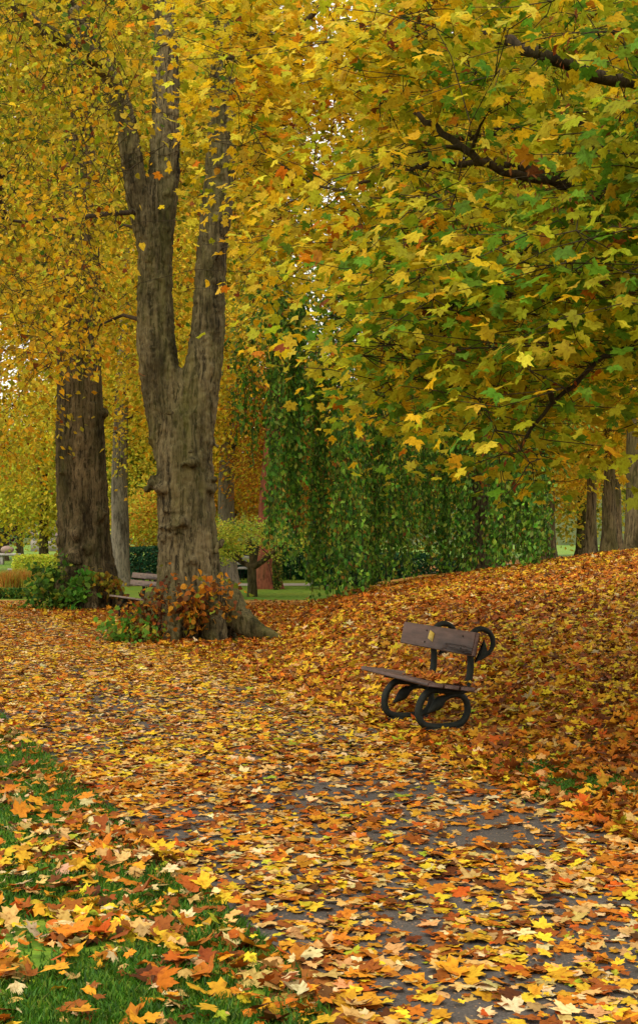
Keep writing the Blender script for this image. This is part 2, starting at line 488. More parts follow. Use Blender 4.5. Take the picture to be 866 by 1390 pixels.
# ------------------------------------------------------------------ SETTING
scene = bpy.context.scene
def build_ground():
    ax = np.concatenate([-np.geomspace(420, 9, 26), np.arange(-8.8, 16, .2), np.geomspace(16.2, 420, 26)])
    ay = np.concatenate([-np.geomspace(120, 3, 12), np.arange(-2.8, 45, .25), np.geomspace(45.4, 420, 34)])
    X, Y = np.meshgrid(ax, ay); x = X.ravel(); y = Y.ravel()
    z = H(x, y)
    p = np.stack([x, y], -1); nz = fbm(p, .8, 3)
    d = x-mound_edge(y); left = path_left(y)-x
    lit = np.where(d > 0, 1.0, 0.0)*(1-smooth(29, 31, y-2*(x > 2)*0))
    lit = np.maximum(lit, smooth(.6, 3, d)*(y < 60)*1.0)
    lit = np.maximum(lit, smooth(33.5, 30, y)*(x > path_left(y))*.95)
    lit = np.where((left > 0) & (y > 11.5), np.maximum(lit, smooth(30, 26, y)*.9), lit)
    lit = np.where((left > 0) & (y <= 11.5), .12+.3*smooth(.5, 0, left), lit)
    nx, ny = len(ax), len(ay)
    i = np.arange(ny-1)[:, None]; j = np.arange(nx-1)[None]
    q = np.stack([i*nx+j, i*nx+j+1, (i+1)*nx+j+1, (i+1)*nx+j], -1).reshape(-1, 4)
    o = mesh_np('ground', np.stack([x, y, z], -1), [q], M['ground'], attrs={'litter': lit})
    tag(o, kind='structure')
    ys = np.arange(-6, 60, .4)
    V = []; 
    for yy in ys:
        for t in (0, .25, .5, .75, 1):
            V.append([path_left(yy)*(1-t)+path_right(yy)*t+.06*math.sin(yy*3.1+t*4), yy, .004])
    k = np.arange(len(ys)-1)[:, None]; j = np.arange(4)[None]
    q = np.stack([k*5+j, k*5+j+1, (k+1)*5+j+1, (k+1)*5+j], -1).reshape(-1, 4)
    tag(mesh_np('path', np.array(V), [q], M['asphalt']), kind='structure')
    # light gravel path far behind
    V = []; xs = np.linspace(-70, 30, 90)
    for xx in xs:
        for yy in (41.0+.02*xx, 43.0+.02*xx): V.append([xx, yy, float(H(xx, yy))+.012])
    k = np.arange(len(xs)-1)
    q = np.stack([2*k, 2*k+2, 2*k+3, 2*k+1], -1)
    tag(mesh_np('path', np.array(V), [q], plain('pale_gravel', (.28, .25, .2), (.42, .38, .32), 12)), kind='structure')
build_ground()

def build_hills():
    xs = np.linspace(-260, 260, 130); V = []
    for i, (yy, f) in enumerate([(190, 0), (215, .75), (250, 1), (330, 1.15), (415, .2)]):
        p = np.stack([xs, np.full_like(xs, yy)], -1)
        hh = (13+9*fbm(p, .02, 9)+2.5*fbm(p, .3, 4))*f-.5
        V.append(np.stack([xs, np.full_like(xs, float(yy)), hh], -1))
    V = np.vstack(V); n = len(xs)
    i = np.arange(4)[:, None]; j = np.arange(n-1)[None]
    q = np.stack([i*n+j, i*n+j+1, (i+1)*n+j+1, (i+1)*n+j], -1).reshape(-1, 4)
    tag(mesh_np('hills', V, [q], plain('wooded_hillside', (.035, .06, .02), (.10, .11, .04), .25, .95, .5, .1)), kind='structure')
build_hills()

# ------------------------------------------------------------------ FALLEN LEAVES
def fallen():
    lv = Leaves()
    n = 1300000
    y = 3.6+(33-3.6)*np.sqrt(RNG.random(n)); u = RNG.uniform(-.34, .44, n)
    x = u*y+RNG.uniform(-1, 1, n)
    d = x-mound_edge(y); left = path_left(y)-x
    p = np.stack([x, y], -1)
    clump = fbm(p, 1.1, 21); fine = noise(p, 3.0, 33)
    # wanted density per m2
    dpath = 600*np.clip(.56+1.3*(clump-.3)+.6*(fine-.5), .30, 1.2)
    edge = np.clip(1-np.abs(x-path_right(y))/.5, 0, 1)+np.clip(1-np.abs(left)/.35, 0, 1)
    dpath = dpath+150*edge
    dpath = dpath*(1+.9*smooth(12, 17, y))
    dm = 700*np.clip(.75+.6*(clump-.4), .4, 1.2)
    # two bare grassy spots on the slope
    for bx, by, br in ((1.45, 9.0, .32), (1.72, 8.5, .28), (1.5, 8.2, .2), (-1.2, 20.0, .5)):
        dm = dm*(1-.85*np.exp(-((x-bx)**2+(y-by)**2)/br**2))
    dl = 430*np.clip(.27+2.3*(fbm(p, 1.5, 77)-.36), .08, 1.0)*(1+1.6*smooth(10, 14, y))
    D = np.where(left > 0, dl, np.where(x < path_right(y)+.1, dpath, dm))
    D = D*np.minimum(1, (13/y)**.9)
    D = D*smooth(33, 28, y+1.5*fine)
    D = D*np.where((np.abs((x-.95)*.939+(y-11.0)*.345-.1) < .3) & (y > 10.45) & (y < 11.6), .45, 1)
    area = 0.6*(33**2-3.6**2)/2+2*(33-3.6)
    cand = n/area
    # candidate pdf correction: y-density ~ y ; width ~ .6y+2
    pdf = (2*(y-3.6)/(33-3.6)**2)/(.78*y+.9)*n
    keep = RNG.random(n) < D/np.maximum(pdf, 20)
    x, y, d, left = x[keep], y[keep], d[keep], left[keep]; n = len(x)
    z = H(x, y); e = .15
    nx = -(H(x+e, y)-H(x-e, y))/(2*e); ny = -(H(x, y+e)-H(x, y-e))/(2*e)
    onpath = (left < 0) & (x < path_right(y)); verge = left > 0
    tilt = np.where(onpath, .15, np.where(verge, .30, .34))
    nearbench = (np.abs(y-11) < .6) & (np.abs(x-.95) < .5); tilt = np.where(nearbench, .12, tilt)
    nr = np.stack([nx, ny, np.ones(n)], -1)+RNG.normal(size=(n, 3))*tilt[:, None]
    an = RNG.uniform(0, 2*np.pi, n); tip = np.stack([np.cos(an), np.sin(an), 0*an], -1)
    tip = tip-nr*np.sum(tip*nr, -1, keepdims=True)/np.sum(nr*nr, -1, keepdims=True)
    lift = np.where(onpath | nearbench, RNG.uniform(.008, .022, n), np.where(verge, RNG.uniform(.012, .05, n), RNG.uniform(.01, .055, n)))
    P = np.stack([x, y, z+lift], -1)
    sz = np.clip(RNG.normal(.070, .027, n), .028, .14)*np.where(onpath, .95, 1)
    frag = RNG.random(n) < .16; sz = np.where(frag, RNG.uniform(.018, .04, n), sz)
    cols = [(.46, .145, .010), (.54, .25, .014), (.62, .42, .02), (.54, .33, .10), (.62, .46, .22), (.25, .07, .010), (.10, .032, .007), (.34, .36, .02), (.46, .09, .008)]
    W = np.zeros((n, 9))
    W[:] = [2.6, 2.3, 1.9, .9, .25, 3.0, 1.9, .2, .7]                # slope
    W[onpath] = [2.0, 2.3, 1.2, 2.4, .8, 2.1, 1.0, .12, .3]
    W[verge] = [2.1, 1.9, 1.1, 2.0, 1.4, 2.3, 1.1, .25, .4]
    hue = fbm(np.stack([x, y], -1), .5, 55)
    W[:, 2] *= .4+1.8*smooth(.35, .65, hue); W[:, 0] *= .6+1.2*smooth(.65, .35, hue)
    col = palette(n, cols, None, .16, W)
    near = y < 9.5
    def put(m, t): lv.add(P[m], tip[m], nr[m], sz[m], col[m], t)
    curl = RNG.random(n) < np.where(onpath, .08, .45)
    heart = RNG.random(n) < .17
    sz[heart] = np.minimum(sz[heart], .065)
    put(heart, T_HEART); near = near & ~heart; farl = (y >= 9.5) & ~heart
    put(near & ~curl, T_FLAT); put(near & curl, T_CURLN)
    put(farl & ~curl, T_FLATM); put(farl & curl, T_CURL)
    print('fallen', n, 'tris', sum(len(t) for t in lv.T))
    o = lv.build('fallen_leaves', M['fallen'])
    tag(o, 'orange, tan and yellow maple leaves strewn over path, slope and verge', 'fallen leaves', kind='stuff')
fallen()

def grass():
    n = 150000
    y = 3.6+(14-3.6)*RNG.random(n)**1.3; x = RNG.uniform(-.33, .1, n)*y-.4
    left = path_left(y)-x; p = np.stack([x, y], -1)
    g = fbm(p, 1.5, 77)
    k = (left > .03) & (RNG.random(n) < smooth(.66, .40, g)*.85+.1)
    x, y = x[k], y[k]
    ex = []; 
    for bx, by, br, c in ((1.45, 9.0, .24, 2200), (1.72, 8.5, .2, 1500), (1.5, 8.2, .15, 700), (2.1, 9.6, .2, 600), (1.0, 12.4, .25, 500)):
        ex.append(np.array([bx, by])+RNG.normal(size=(c, 2))*br)
    # grassy fringe right of the big tree
    ex.append(np.array([-1.0, 20.2])+RNG.normal(size=(2500, 2))*[.45, .5])
    ex = np.vstack(ex); x = np.append(x, ex[:, 0]); y = np.append(y, ex[:, 1]); n = len(x)
    z = H(x, y)-.004; h = RNG.uniform(.02, .045, n); a = RNG.uniform(0, 2*np.pi, n); w = RNG.uniform(.0022, .004, n)*(1+y/9)
    lean = RNG.normal(size=(n, 2))*.5*h[:, None]
    B = np.stack([x, y, z], -1); s = np.stack([np.cos(a)*w, np.sin(a)*w, 0*w], -1)
    V = np.stack([B-s, B+s, B+s*.6+np.stack([lean[:, 0]*.4, lean[:, 1]*.4, h*.6], -1), B-s*.6+np.stack([lean[:, 0]*.4, lean[:, 1]*.4, h*.6], -1),
                  B+np.stack([lean[:, 0], lean[:, 1], h], -1)], 1).reshape(-1, 3)
    i = np.arange(n)[:, None]*5
    q = i+np.array([[0, 1, 2, 3]]); t = i+np.array([[3, 2, 4]])
    col = np.repeat(palette(n, [(.045, .15, .006), (.075, .19, .008), (.14, .22, .012), (.03, .10, .005)], [3, 3, 1, 2], .15), 5, 0)
    tag(mesh_np('grass', V, [q, t], M['grass'], colors=col), 'short green grass showing between the leaves on the left verge', 'grass', kind='stuff')
grass()

# ------------------------------------------------------------------ BENCHES
def swept_path(ctrl, n=60):
    c = np.array(ctrl, float); t = np.concatenate([[0], np.cumsum(np.linalg.norm(np.diff(c, axis=0), axis=1))])
    # catmull-rom
    out = []
    m = len(c)
    tt = np.linspace(0, t[-1], n)
    for q in tt:
        i = min(max(np.searchsorted(t, q, side='right')-1, 0), m-2)
        u = (q-t[i])/(t[i+1]-t[i])
        p0, p1, p2, p3 = c[max(i-1, 0)], c[i], c[i+1], c[min(i+2, m-1)]
        out.append(.5*((2*p1)+(-p0+p2)*u+(2*p0-5*p1+4*p2-p3)*u*u+(-p0+3*p1-3*p2+p3)*u**3))
    return np.array(out)

def make_bench(label, woodm, boards=1, plaque=False, length=1.42, legs=(.03, .73)):
    """local x along the length (0 = near end at +.17 overhang), y to the back, z up"""
    root = empty('park_bench')
    tag(root, label, 'bench')
    x0 = -.18
    ts = R(-8.5); RS = np.array([[1, 0, 0], [0, math.cos(ts), -math.sin(ts)], [0, math.sin(ts), math.cos(ts)]])
    for lx in legs:
        fr = MB()
        # serpent: head inside the foot loop, body round the foot, under the seat, up the back, tail curled over the top
        ctrl = [(.20, .235), (.27, .27), (.36, .275), (.425, .22), (.43, .12), (.37, .045), (.25, .025), (.10, .03), (.02, .07),
                (-.005, .16), (.03, .26), (.10, .32), (.20, .322), (.32, .30), (.41, .32), (.452, .42), (.462, .54), (.455, .63), (.455, .71),
                (.48, .775), (.545, .81), (.625, .785), (.665, .72), (.655, .645), (.60, .585), (.54, .555)]
        p = swept_path([(0, a, b) for a, b in ctrl], 120)
        rr = np.interp(np.linspace(0, 1, 120), [0, .05, .15, .5, .8, .93, 1], [.02, .024, .028, .030, .026, .019, .007])
        p[:, 0] = lx
        fr.tube(p, rr, 10, squash=(1, 1.15), refdir=(1, 0, 0))
        # pad under the foot
        fr.box((lx, .10, .005), (.075, .12, .03), bev=.006); fr.box((lx, .36, .005), (.075, .12, .03), bev=.006)
        f = fr.build('iron_frame', M['iron'], root)
        hd = MB()   # serpent head
        hp = swept_path([(0, a, b) for a, b in [(.24, .26), (.20, .238), (.155, .20), (.11, .165), (.075, .14)]], 12); hp[:, 0] = lx
        hd.tube(hp, [.022, .03, .038, .046, .05, .05, .045, .037, .029, .021, .013, .004], 10, squash=(1.0, .75), refdir=(1, 0, 0))
        hd.ball((lx-.02, .15, .215), .01, 8); hd.ball((lx+.02, .15, .215), .01, 8)
        hd.build('serpent_head', M['iron'], f)
        tl = MB()   # arrow-shaped tail barb
        c = np.array([[0, .53, .56], [0, .555, .66], [0, .59, .70], [0, .575, .63], [0, .61, .60]])
        bl = np.array([[.0, .50, .535], [0, .555, .60], [0, .585, .72], [0, .61, .63], [0, .65, .60]])
        V = np.vstack([bl+[lx-.01, 0, 0], bl+[lx+.01, 0, 0]])
        tl.add(V, [[i, (i+1) % 5, 5+(i+1) % 5, 5+i] for i in range(5)], [[0, 2, 1], [0, 3, 2], [0, 4, 3], [5, 6, 7], [5, 7, 8], [5, 8, 9]])
        tl.build('tail_barb', M['iron'], f, flat=True)
        br = MB()   # bearer under the planks
        br.box((lx, .20, .338), (.045, .40, .012), rot=RS, bev=.003)
        br.build('seat_bearer', M['iron'], f)
    w = .134
    for k in range(3):
        yy = .045+w/2-.06+k*(w+.008)
        mb = MB(); mb.box((length/2+x0, yy, .395-.149*yy), (length, w, .036), rot=RS, bev=.006)
        mb.build('seat_plank', woodm, root)
    th = R(12); c, s_ = math.cos(th), math.sin(th)
    rot = np.array([[1, 0, 0], [0, c, s_], [0, -s_, c]])
    if boards == 1: spec = [(.405, .70, .195)]
    else: spec = [(.395, .63, .10), (.43, .76, .10)]
    for (by, bz, bh) in spec:
        mb = MB(); mb.box((length/2+x0, by, bz), (length, .042, bh), rot=rot, bev=.006)
        bk = mb.build('back_board', woodm, root)
    if plaque:
        mb = MB(); mb.box((0, 0, 0), (.10, .004, .075), bev=.001)
        ctr = np.array([.62, .405, .705])+rot @ np.array([0, -.0235, .005])
        ry = R(-14); r2 = np.array([[math.cos(ry), 0, math.sin(ry)], [0, 1, 0], [-math.sin(ry), 0, math.cos(ry)]])
        mb.v = [v @ (rot @ r2).T+ctr for v in mb.v]
        pl = mb.build('plaque', M['brass'], bk)
    for lx in legs:
        for (by, bz, bh) in spec:
            for q in (-.05, .05) if boards == 1 else (0,):
                bl = MB(); v = np.array([lx, by, bz])+rot @ np.array([0, -.023, q]); bl.ball(v, .009, 8, (1, .5, 1))
                bl.build('coach_bolt', M['iron'], bk)
    return root
ang = math.atan2(.939, -.345)
bench = make_bench('dark brown bench with serpent iron ends and one back board beside the path', M['wood'], 1, True)
bench.location = (.815, 10.7, .012); bench.rotation_euler = (0, 0, ang)
# make local y point to the back (right-hand side): mirror by building with y reversed
for b in [bench]: b.scale = (1, -1, 1)
bench2 = make_bench('faded brown bench with two back boards half hidden behind the big forked tree', M['wood2'], 2)
bench2.location = (-3.42, 24.4, .0); bench2.rotation_euler = (0, 0, math.atan2(.9, -.45)); bench2.scale = (1.06, -1.06, 1.06)

def far_bench(label):
    root = empty('park_bench'); tag(root, label, 'bench', None)
    for k in range(3):
        mb = MB(); mb.box((0, .06+k*.14, .44), (1.6, .11, .035)); mb.build('seat_plank', M['stone'], root)
    for k in range(2):
        mb = MB(); mb.box((0, .45+.03*k, .62+k*.16), (1.6, .03, .12)); mb.build('back_board', M['stone'], root)
    for sx in (-.65, .65):
        mb = MB()
        mb.tube([(sx, .03, 0), (sx, .06, .42)], .03, 6); mb.tube([(sx, .42, 0), (sx, .42, .42), (sx, .5, .88)], .03, 6)
        mb.tube([(sx, .03, .41), (sx, .42, .41)], .025, 6); mb.tube([(sx, .0, .62), (sx, .45, .62)], .02, 6)
        mb.build('leg', M['iron'], root)
    return root
fb = far_bench('small pale slatted bench in the distance between forked tree and spreading little tree')
fb.location = (*at(322, 725, 44.5)[:2], 0); fb.rotation_euler[2] = R(-12)
fb['label'] = 'distant pale slatted bench nearer the grey trunk, before the dark green hedge'
fb2 = copy_tree(fb); fb2.location = (*at(340, 725, 46)[:2], 0)
fb2['label'] = 'distant pale slatted bench seen right against the thin spreading tree trunk'
for b_ in (fb, fb2): b_['group'] = 'distant benches before the hedge'; b_.scale = (.55, 1, 1)

def on_seat():
    lv = Leaves(); n = 90
    L = RNG.normal(.12, .22, n); L = np.clip(L+.1, -.14, .9); Dp = RNG.uniform(.12, .36, n)
    c, s_ = math.cos(ang), math.sin(ang)
    base = np.array([.815, 10.7, .012])
    ux = np.array([c, s_, 0]); uy = np.array([s_, -c, 0])
    P = base+L[:, None]*ux+Dp[:, None]*uy; P[:, 2] += .418-.149*Dp+RNG.uniform(0, .05, n)*smooth(.1, .34, Dp)
    nr = np.array([0, 0, 1])+RNG.normal(size=(n, 3))*.25; a = RNG.uniform(0, 6.28, n)
    lv.add(P, np.stack([np.cos(a), np.sin(a), 0*a], -1), nr, RNG.uniform(.07, .12, n), palette(n, [(.5, .17, .02), (.6, .38, .03), (.35, .1, .02)]), T_CURL)
    tag(lv.build('fallen_leaves', M['fallen']), 'small heap of orange leaves lying on the seat of the near bench', 'fallen leaves', kind='stuff')
on_seat()

# ------------------------------------------------------------------ BIG TREES
def remesh(o, vox=.035, disp=.03):
    m = o.modifiers.new('r', 'REMESH'); m.mode = 'VOXEL'; m.voxel_size = vox; m.use_smooth_shade = True
    m2 = o.modifiers.new('s', 'SMOOTH'); m2.factor = .5; m2.iterations = 3
    t = bpy.data.textures.new('bark_relief', 'CLOUDS'); t.noise_scale = .16; t.noise_depth = 3
    m3 = o.modifiers.new('d', 'DISPLACE'); m3.texture = t; m3.strength = disp; m3.texture_coords = 'LOCAL'
    t2 = bpy.data.textures.new('bark_grain', 'CLOUDS'); t2.noise_scale = .055; t2.noise_depth = 2
    m4 = o.modifiers.new('e', 'DISPLACE'); m4.texture = t2; m4.strength = disp*.55; m4.texture_coords = 'LOCAL'

def px_path(pts):
    return np.array([at(a, b, c) for a, b, c in pts])

def stem(mb, pts, rad, ns=40, n=60, flute=.05, seed=0, base=None):
    p = swept_path(pts, n); rr = np.interp(np.linspace(0, 1, n), np.linspace(0, 1, len(rad)), rad)
    def rf(th, z, t):
        q = np.stack(np.broadcast_arrays(np.cos(th)*1.4, np.sin(th)*1.4, z*.5+seed*7), -1)
        f = 1+flute*2.2*(noise(q, 1.0, seed)-.5)+flute*1.2*(noise(q*np.array([3, 3, .6]), 1, seed+3)-.5)+flute*.9*(noise(q*np.array([8, 8, .8]), 1, seed+5)-.5)
        if base is not None: f = f+base(th, z)
        return f
    mb.tube(p, rr, ns, True, rfun=rf, refdir=(0, 1, 0))
    return p

# --- forked lime (A)
rA = np.random.default_rng(5)
A = empty('lime_tree', (0, 0, 0))
tag(A, 'massive forked lime tree with knobbly grey trunk and leafy suckers at its foot', 'tree')
mb = MB()
YA = 20.6
def flareA(th, z):
    k = np.exp(-np.maximum(z, 0)/.42)
    return k*(.22+.24*np.maximum(0, np.sin(th*3+.6))**1.5+.10*np.sin(5*th+1))
tp = stem(mb, px_path([(262, 895, YA), (258, 850, YA), (256, 790, YA), (252, 700, YA), (249, 600, YA), (247, 550, YA), (246, 520, YA), (246, 500, YA)]), [.58, .54, .475, .445, .43, .42, .30, .10], 84, 90, .08, 1, flareA)
pl_ = stem(mb, px_path([(238, 620, YA), (222, 540, YA), (211, 460, YA), (210, 350, YA), (222, 230, YA), (225, 130, YA), (228, 0, YA), (236, -200, YA)]), [.33, .30, .265, .25, .205, .19, .165, .12], 44, 90, .09, 2)
pd = stem(mb, px_path([(214, 390, YA), (203, 330, YA-.1), (186, 260, YA-.2), (175, 190, YA-.3), (162, 135, YA-.4), (143, 95, YA-.5), (100, 10, YA-.9)]), [.22, .19, .175, .165, .15, .12, .07], 28, 50, .09, 3)
pr = stem(mb, px_path([(258, 620, YA), (270, 545, YA), (282, 460, YA), (287, 360, YA), (299, 240, YA), (303, 120, YA), (308, 0, YA), (322, -200, YA)]), [.34, .30, .235, .235, .205, .19, .155, .1], 44, 90, .09, 4)
stem(mb, px_path([(172, 170, 20.3), (155, 115, 20.1), (118, 70, 19.3), (60, 40, 18.2), (-40, -40, 17)]), [.13, .12, .10, .08, .04], 24, 50, .08, 5)
# roots
for pts, rr in [([(300, 800, 20.4), (318, 832, 20.2), (338, 850, 20.0), (366, 862, 19.9), (385, 872, 19.9)], [.26, .24, .19, .12, .04]),
                ([(280, 800, 20.2), (288, 835, 19.95), (292, 862, 19.8), (296, 885, 19.75)], [.24, .22, .20, .16]),
                ([(240, 800, 20.3), (236, 835, 19.95), (232, 870, 19.7), (231, 890, 19.6)], [.2, .16, .15, .13]),
                ([(215, 810, 20.5), (196, 850, 20.4), (180, 875, 20.4)], [.2, .16, .1])]:
    stem(mb, px_path(pts), rr, 20, 20, .08, int(rr[0]*100))
for (a, b, yy, r_) in [(214, 655, 20.4, .15), (221, 664, 20.25, .12), (238, 712, 20.14, .09), (248, 708, 20.13, .09), (224, 716, 20.25, .085), (222, 728, 20.25, .09), (225, 693, 20.2, .05),
                       (284, 660, 20.5, .13), (262, 628, 20.16, .1), (216, 574, 20.5, .08), (290, 740, 20.5, .12), (262, 760, 20.12, .06), (206, 600, 20.5, .06), (230, 560, 20.15, .06), (285, 600, 20.5, .1)]:
    mb.ball(at(a, b, yy), r_, 16, (1, .8, .85))
    for q in range(7): mb.ball(at(a, b, yy)+rA.normal(size=3)*r_*.6, r_*.38, 10)
tr = mb.build('trunk', M['bark'], A); remesh(tr, .024, .06)

def sample_screen(n, pxr, pyr, Yr, dens, seed, gate=.42, gs=.8):
    """random points in a wedge of space, thinned by a density function and clumpy noise"""
    r = np.random.default_rng(seed); out = []
    while len(out) < n:
        m = 4000
        px = r.uniform(*pxr, m); py = r.uniform(*pyr, m); Y = r.uniform(*Yr, m)
        P = np.stack([(px-CX)/F*Y, Y, CH-(py-HZ)*Y/F], -1)
        w = dens(px, py, Y)*(fbm(P, gs, seed) > gate)*(P[:, 2] > 1.2)
        k = r.random(m) < w
        out.extend(P[k])
    return np.array(out[:n])

def lime_cols(greenish=1.0):
    def f(P):
        n = len(P); h = fbm(P, .9, 71); t = smooth(3, 9, P[:, 2])
        W = np.ones((n, 6))*[1.7, 2.6, 3.0, 1.1, .22, .3]
        W[:, 2] *= (.4+1.3*t)*greenish; W[:, 3] *= t*greenish*2*smooth(.45, .65, h); W[:, 0] *= .5+1.6*(1-t); W[:, 5] *= (1-t)*1.5+.3
        return palette(n, [GOLD, (.56, .44, .03), OLIVE, GREEN, RUST, (.62, .30, .015)], None, .2, W)
    return f

def in_trunkA(px): return ((px > 188) & (px < 318))
def densA_back(px, py, Y):
    low = np.interp(px, [-200, 0, 90, 150, 210, 300, 340, 420], [560, 560, 540, 500, 450, 470, 500, 330])
    return smooth(20, -60, py-low)*np.where(in_trunkA(px) & (Y < 21.3), .12, 1)*.9
def densA_front(px, py, Y):
    low = np.interp(px, [-200, 0, 60, 110, 160, 230, 320, 400], [600, 560, 590, 540, 330, 400, 520, 360])
    d = smooth(30, -200, py-low)*.9+.1*(py < low)
    vis = np.where(in_trunkA(px), np.interp(py, [0, 110, 200, 600], [.35, .18, .05, .04]), 1)
    return d*vis
NA = 640
def seg_gap(px, py, segs):
    h = np.zeros(len(px))
    for x0, y0, x1, y1, rad in segs:
        t = np.clip(((px-x0)*(x1-x0)+(py-y0)*(y1-y0))/((x1-x0)**2+(y1-y0)**2), 0, 1)
        dd = np.hypot(px-x0-t*(x1-x0), py-y0-t*(y1-y0))
        h = np.maximum(h, 1-smooth(rad*.8, rad*1.25, dd))
    return h
def keepA(P):
    # the stems stand clear: few shoots grow right in front of them
    px = P[:, 0]/P[:, 1]*F+CX; py = HZ-(P[:, 2]-CH)/P[:, 1]*F
    g = seg_gap(px, py, [(222, 250, 212, 480, 30), (228, 0, 225, 250, 20), (302, 150, 284, 480, 28), (160, 130, 190, 330, 20), (250, 480, 250, 800, 50)])
    g2 = seg_gap(px, py, [(110, 520, 115, 700, 42)])
    up = smooth(40, 260, py)
    return 1-g*(P[:, 1] < 21)*(.45+.5*up)-.8*g2*(g < .1)
cA = np.vstack([sample_screen(NA, (-230, 430), (-200, 600), (21, 25.5), densA_back, 101, .38),
                sample_screen(500, (-200, 400), (-110, 600), (12.5, 19.5), densA_front, 102, .40)])
chA = grow(np.vstack([pl_[20:], pd[8:], pr[20:], [at(180, 290, 20), at(60, 298, 19), at(0, 270, 18)]]), cA, rA, .55, .07)
bw = MB(); chain_tubes(bw, chA, .005, .40, .05)
bw.tube(swept_path(px_path([(200, 288, 20.55), (150, 290, 19.8), (90, 297, 18.5), (20, 300, 17.5), (-60, 270, 16.5)]), 30), np.linspace(.045, .012, 30), 7)
lA = Leaves()
foliage(lA, cA[:NA], 40, .38, .55, .095, T_HEART, lime_cols(), rA, .8, .5, .1, bw, 4)
foliage(lA, cA[NA:], 24, .27, .6, .075, T_HEART, lime_cols(), rA, .9, .45, .12, bw, 5, keep=keepA)
bw.build('branchwork', M['twig'], A)
lA.build('crown', M['lime'], A)

# --- second lime (B)
rB = np.random.default_rng(6)
B = empty('lime_tree'); tag(B, 'thick dark mossy lime tree left of the forked one, ivy at its roots', 'tree')
mb = MB(); YB = 28.9
def flareB(th, z):
    k = np.exp(-np.maximum(z, 0)/.55)
    return k*(.22+.20*np.maximum(0, np.sin(th*3+2.2))**1.5+.08*np.sin(5*th+2))
pb = stem(mb, px_path([(122, 850, YB), (120, 800, YB), (116, 720, YB), (112, 600, YB), (110, 500, YB), (110, 400, YB), (110, 300, YB), (108, 100, YB), (104, -150, YB)]), [.62, .55, .51, .45, .40, .34, .27, .2, .12], 72, 110, .09, 8, flareB)
pb2 = stem(mb, px_path([(100, 760, YB), (92, 680, YB-.1), (88, 600, YB-.1), (88, 520, YB-.1), (82, 430, YB), (60, 300, YB)]), [.25, .21, .18, .15, .13, .08], 24, 50, .1, 9)
for pts, rr in [([(95, 770, 28.6), (86, 800, 28.3), (78, 822, 28.2), (72, 840, 28.1)], [.24, .22, .17, .1]),
                ([(142, 770, 28.7), (150, 800, 28.5), (160, 820, 28.4), (168, 835, 28.4)], [.26, .22, .15, .08]),
                ([(118, 790, 28.3), (122, 815, 28.0), (124, 836, 27.9)], [.22, .2, .15])]:
    stem(mb, px_path(pts), rr, 20, 20, .08, int(rr[0]*90))
for (a, b, yy, r_) in [(84, 710, 28.6, .13), (104, 725, 28.35, .14), (120, 745, 28.3, .12), (136, 700, 28.5, .14), (134, 640, 28.6, .12), (113, 660, 28.4, .08), (83, 735, 28.6, .12), (100, 755, 28.3, .16), (142, 560, 28.8, .1), (90, 640, 28.5, .09)]:
    mb.ball(at(a, b, yy), r_, 16, (1, .8, 1.1))
    for q in range(4): mb.ball(at(a, b, yy)+rB.normal(size=3)*r_*.5, r_*.45, 10)
remesh(mb.build('trunk', M['bark2'], B), .036, .07)
def densB(px, py, Y):
    low = np.interp(px, [-200, 0, 40, 80, 140, 200, 260, 330], [600, 640, 650, 590, 510, 600, 560, 480])
    d = smooth(20, -60, py-low)
    return d*np.where((px > 78) & (px < 145) & (Y < 29.2) & (py > 470), .2, 1)
cB = sample_screen(820, (-260, 330), (-220, 660), (26, 33), densB, 103)
chB = grow(np.vstack([pb[35:], pb2[25:]]), cB, rB, .6, .07)
bw = MB(); chain_tubes(bw, chB, .006, .42, .08)
lB = Leaves(); foliage(lB, cB, 44, .42, .65, .11, T_DIA, lime_cols(.7), rB, .8, .45, .15, bw, 3)
bw.build('branchwork', M['twig'], B); lB.build('crown', M['lime'], B)

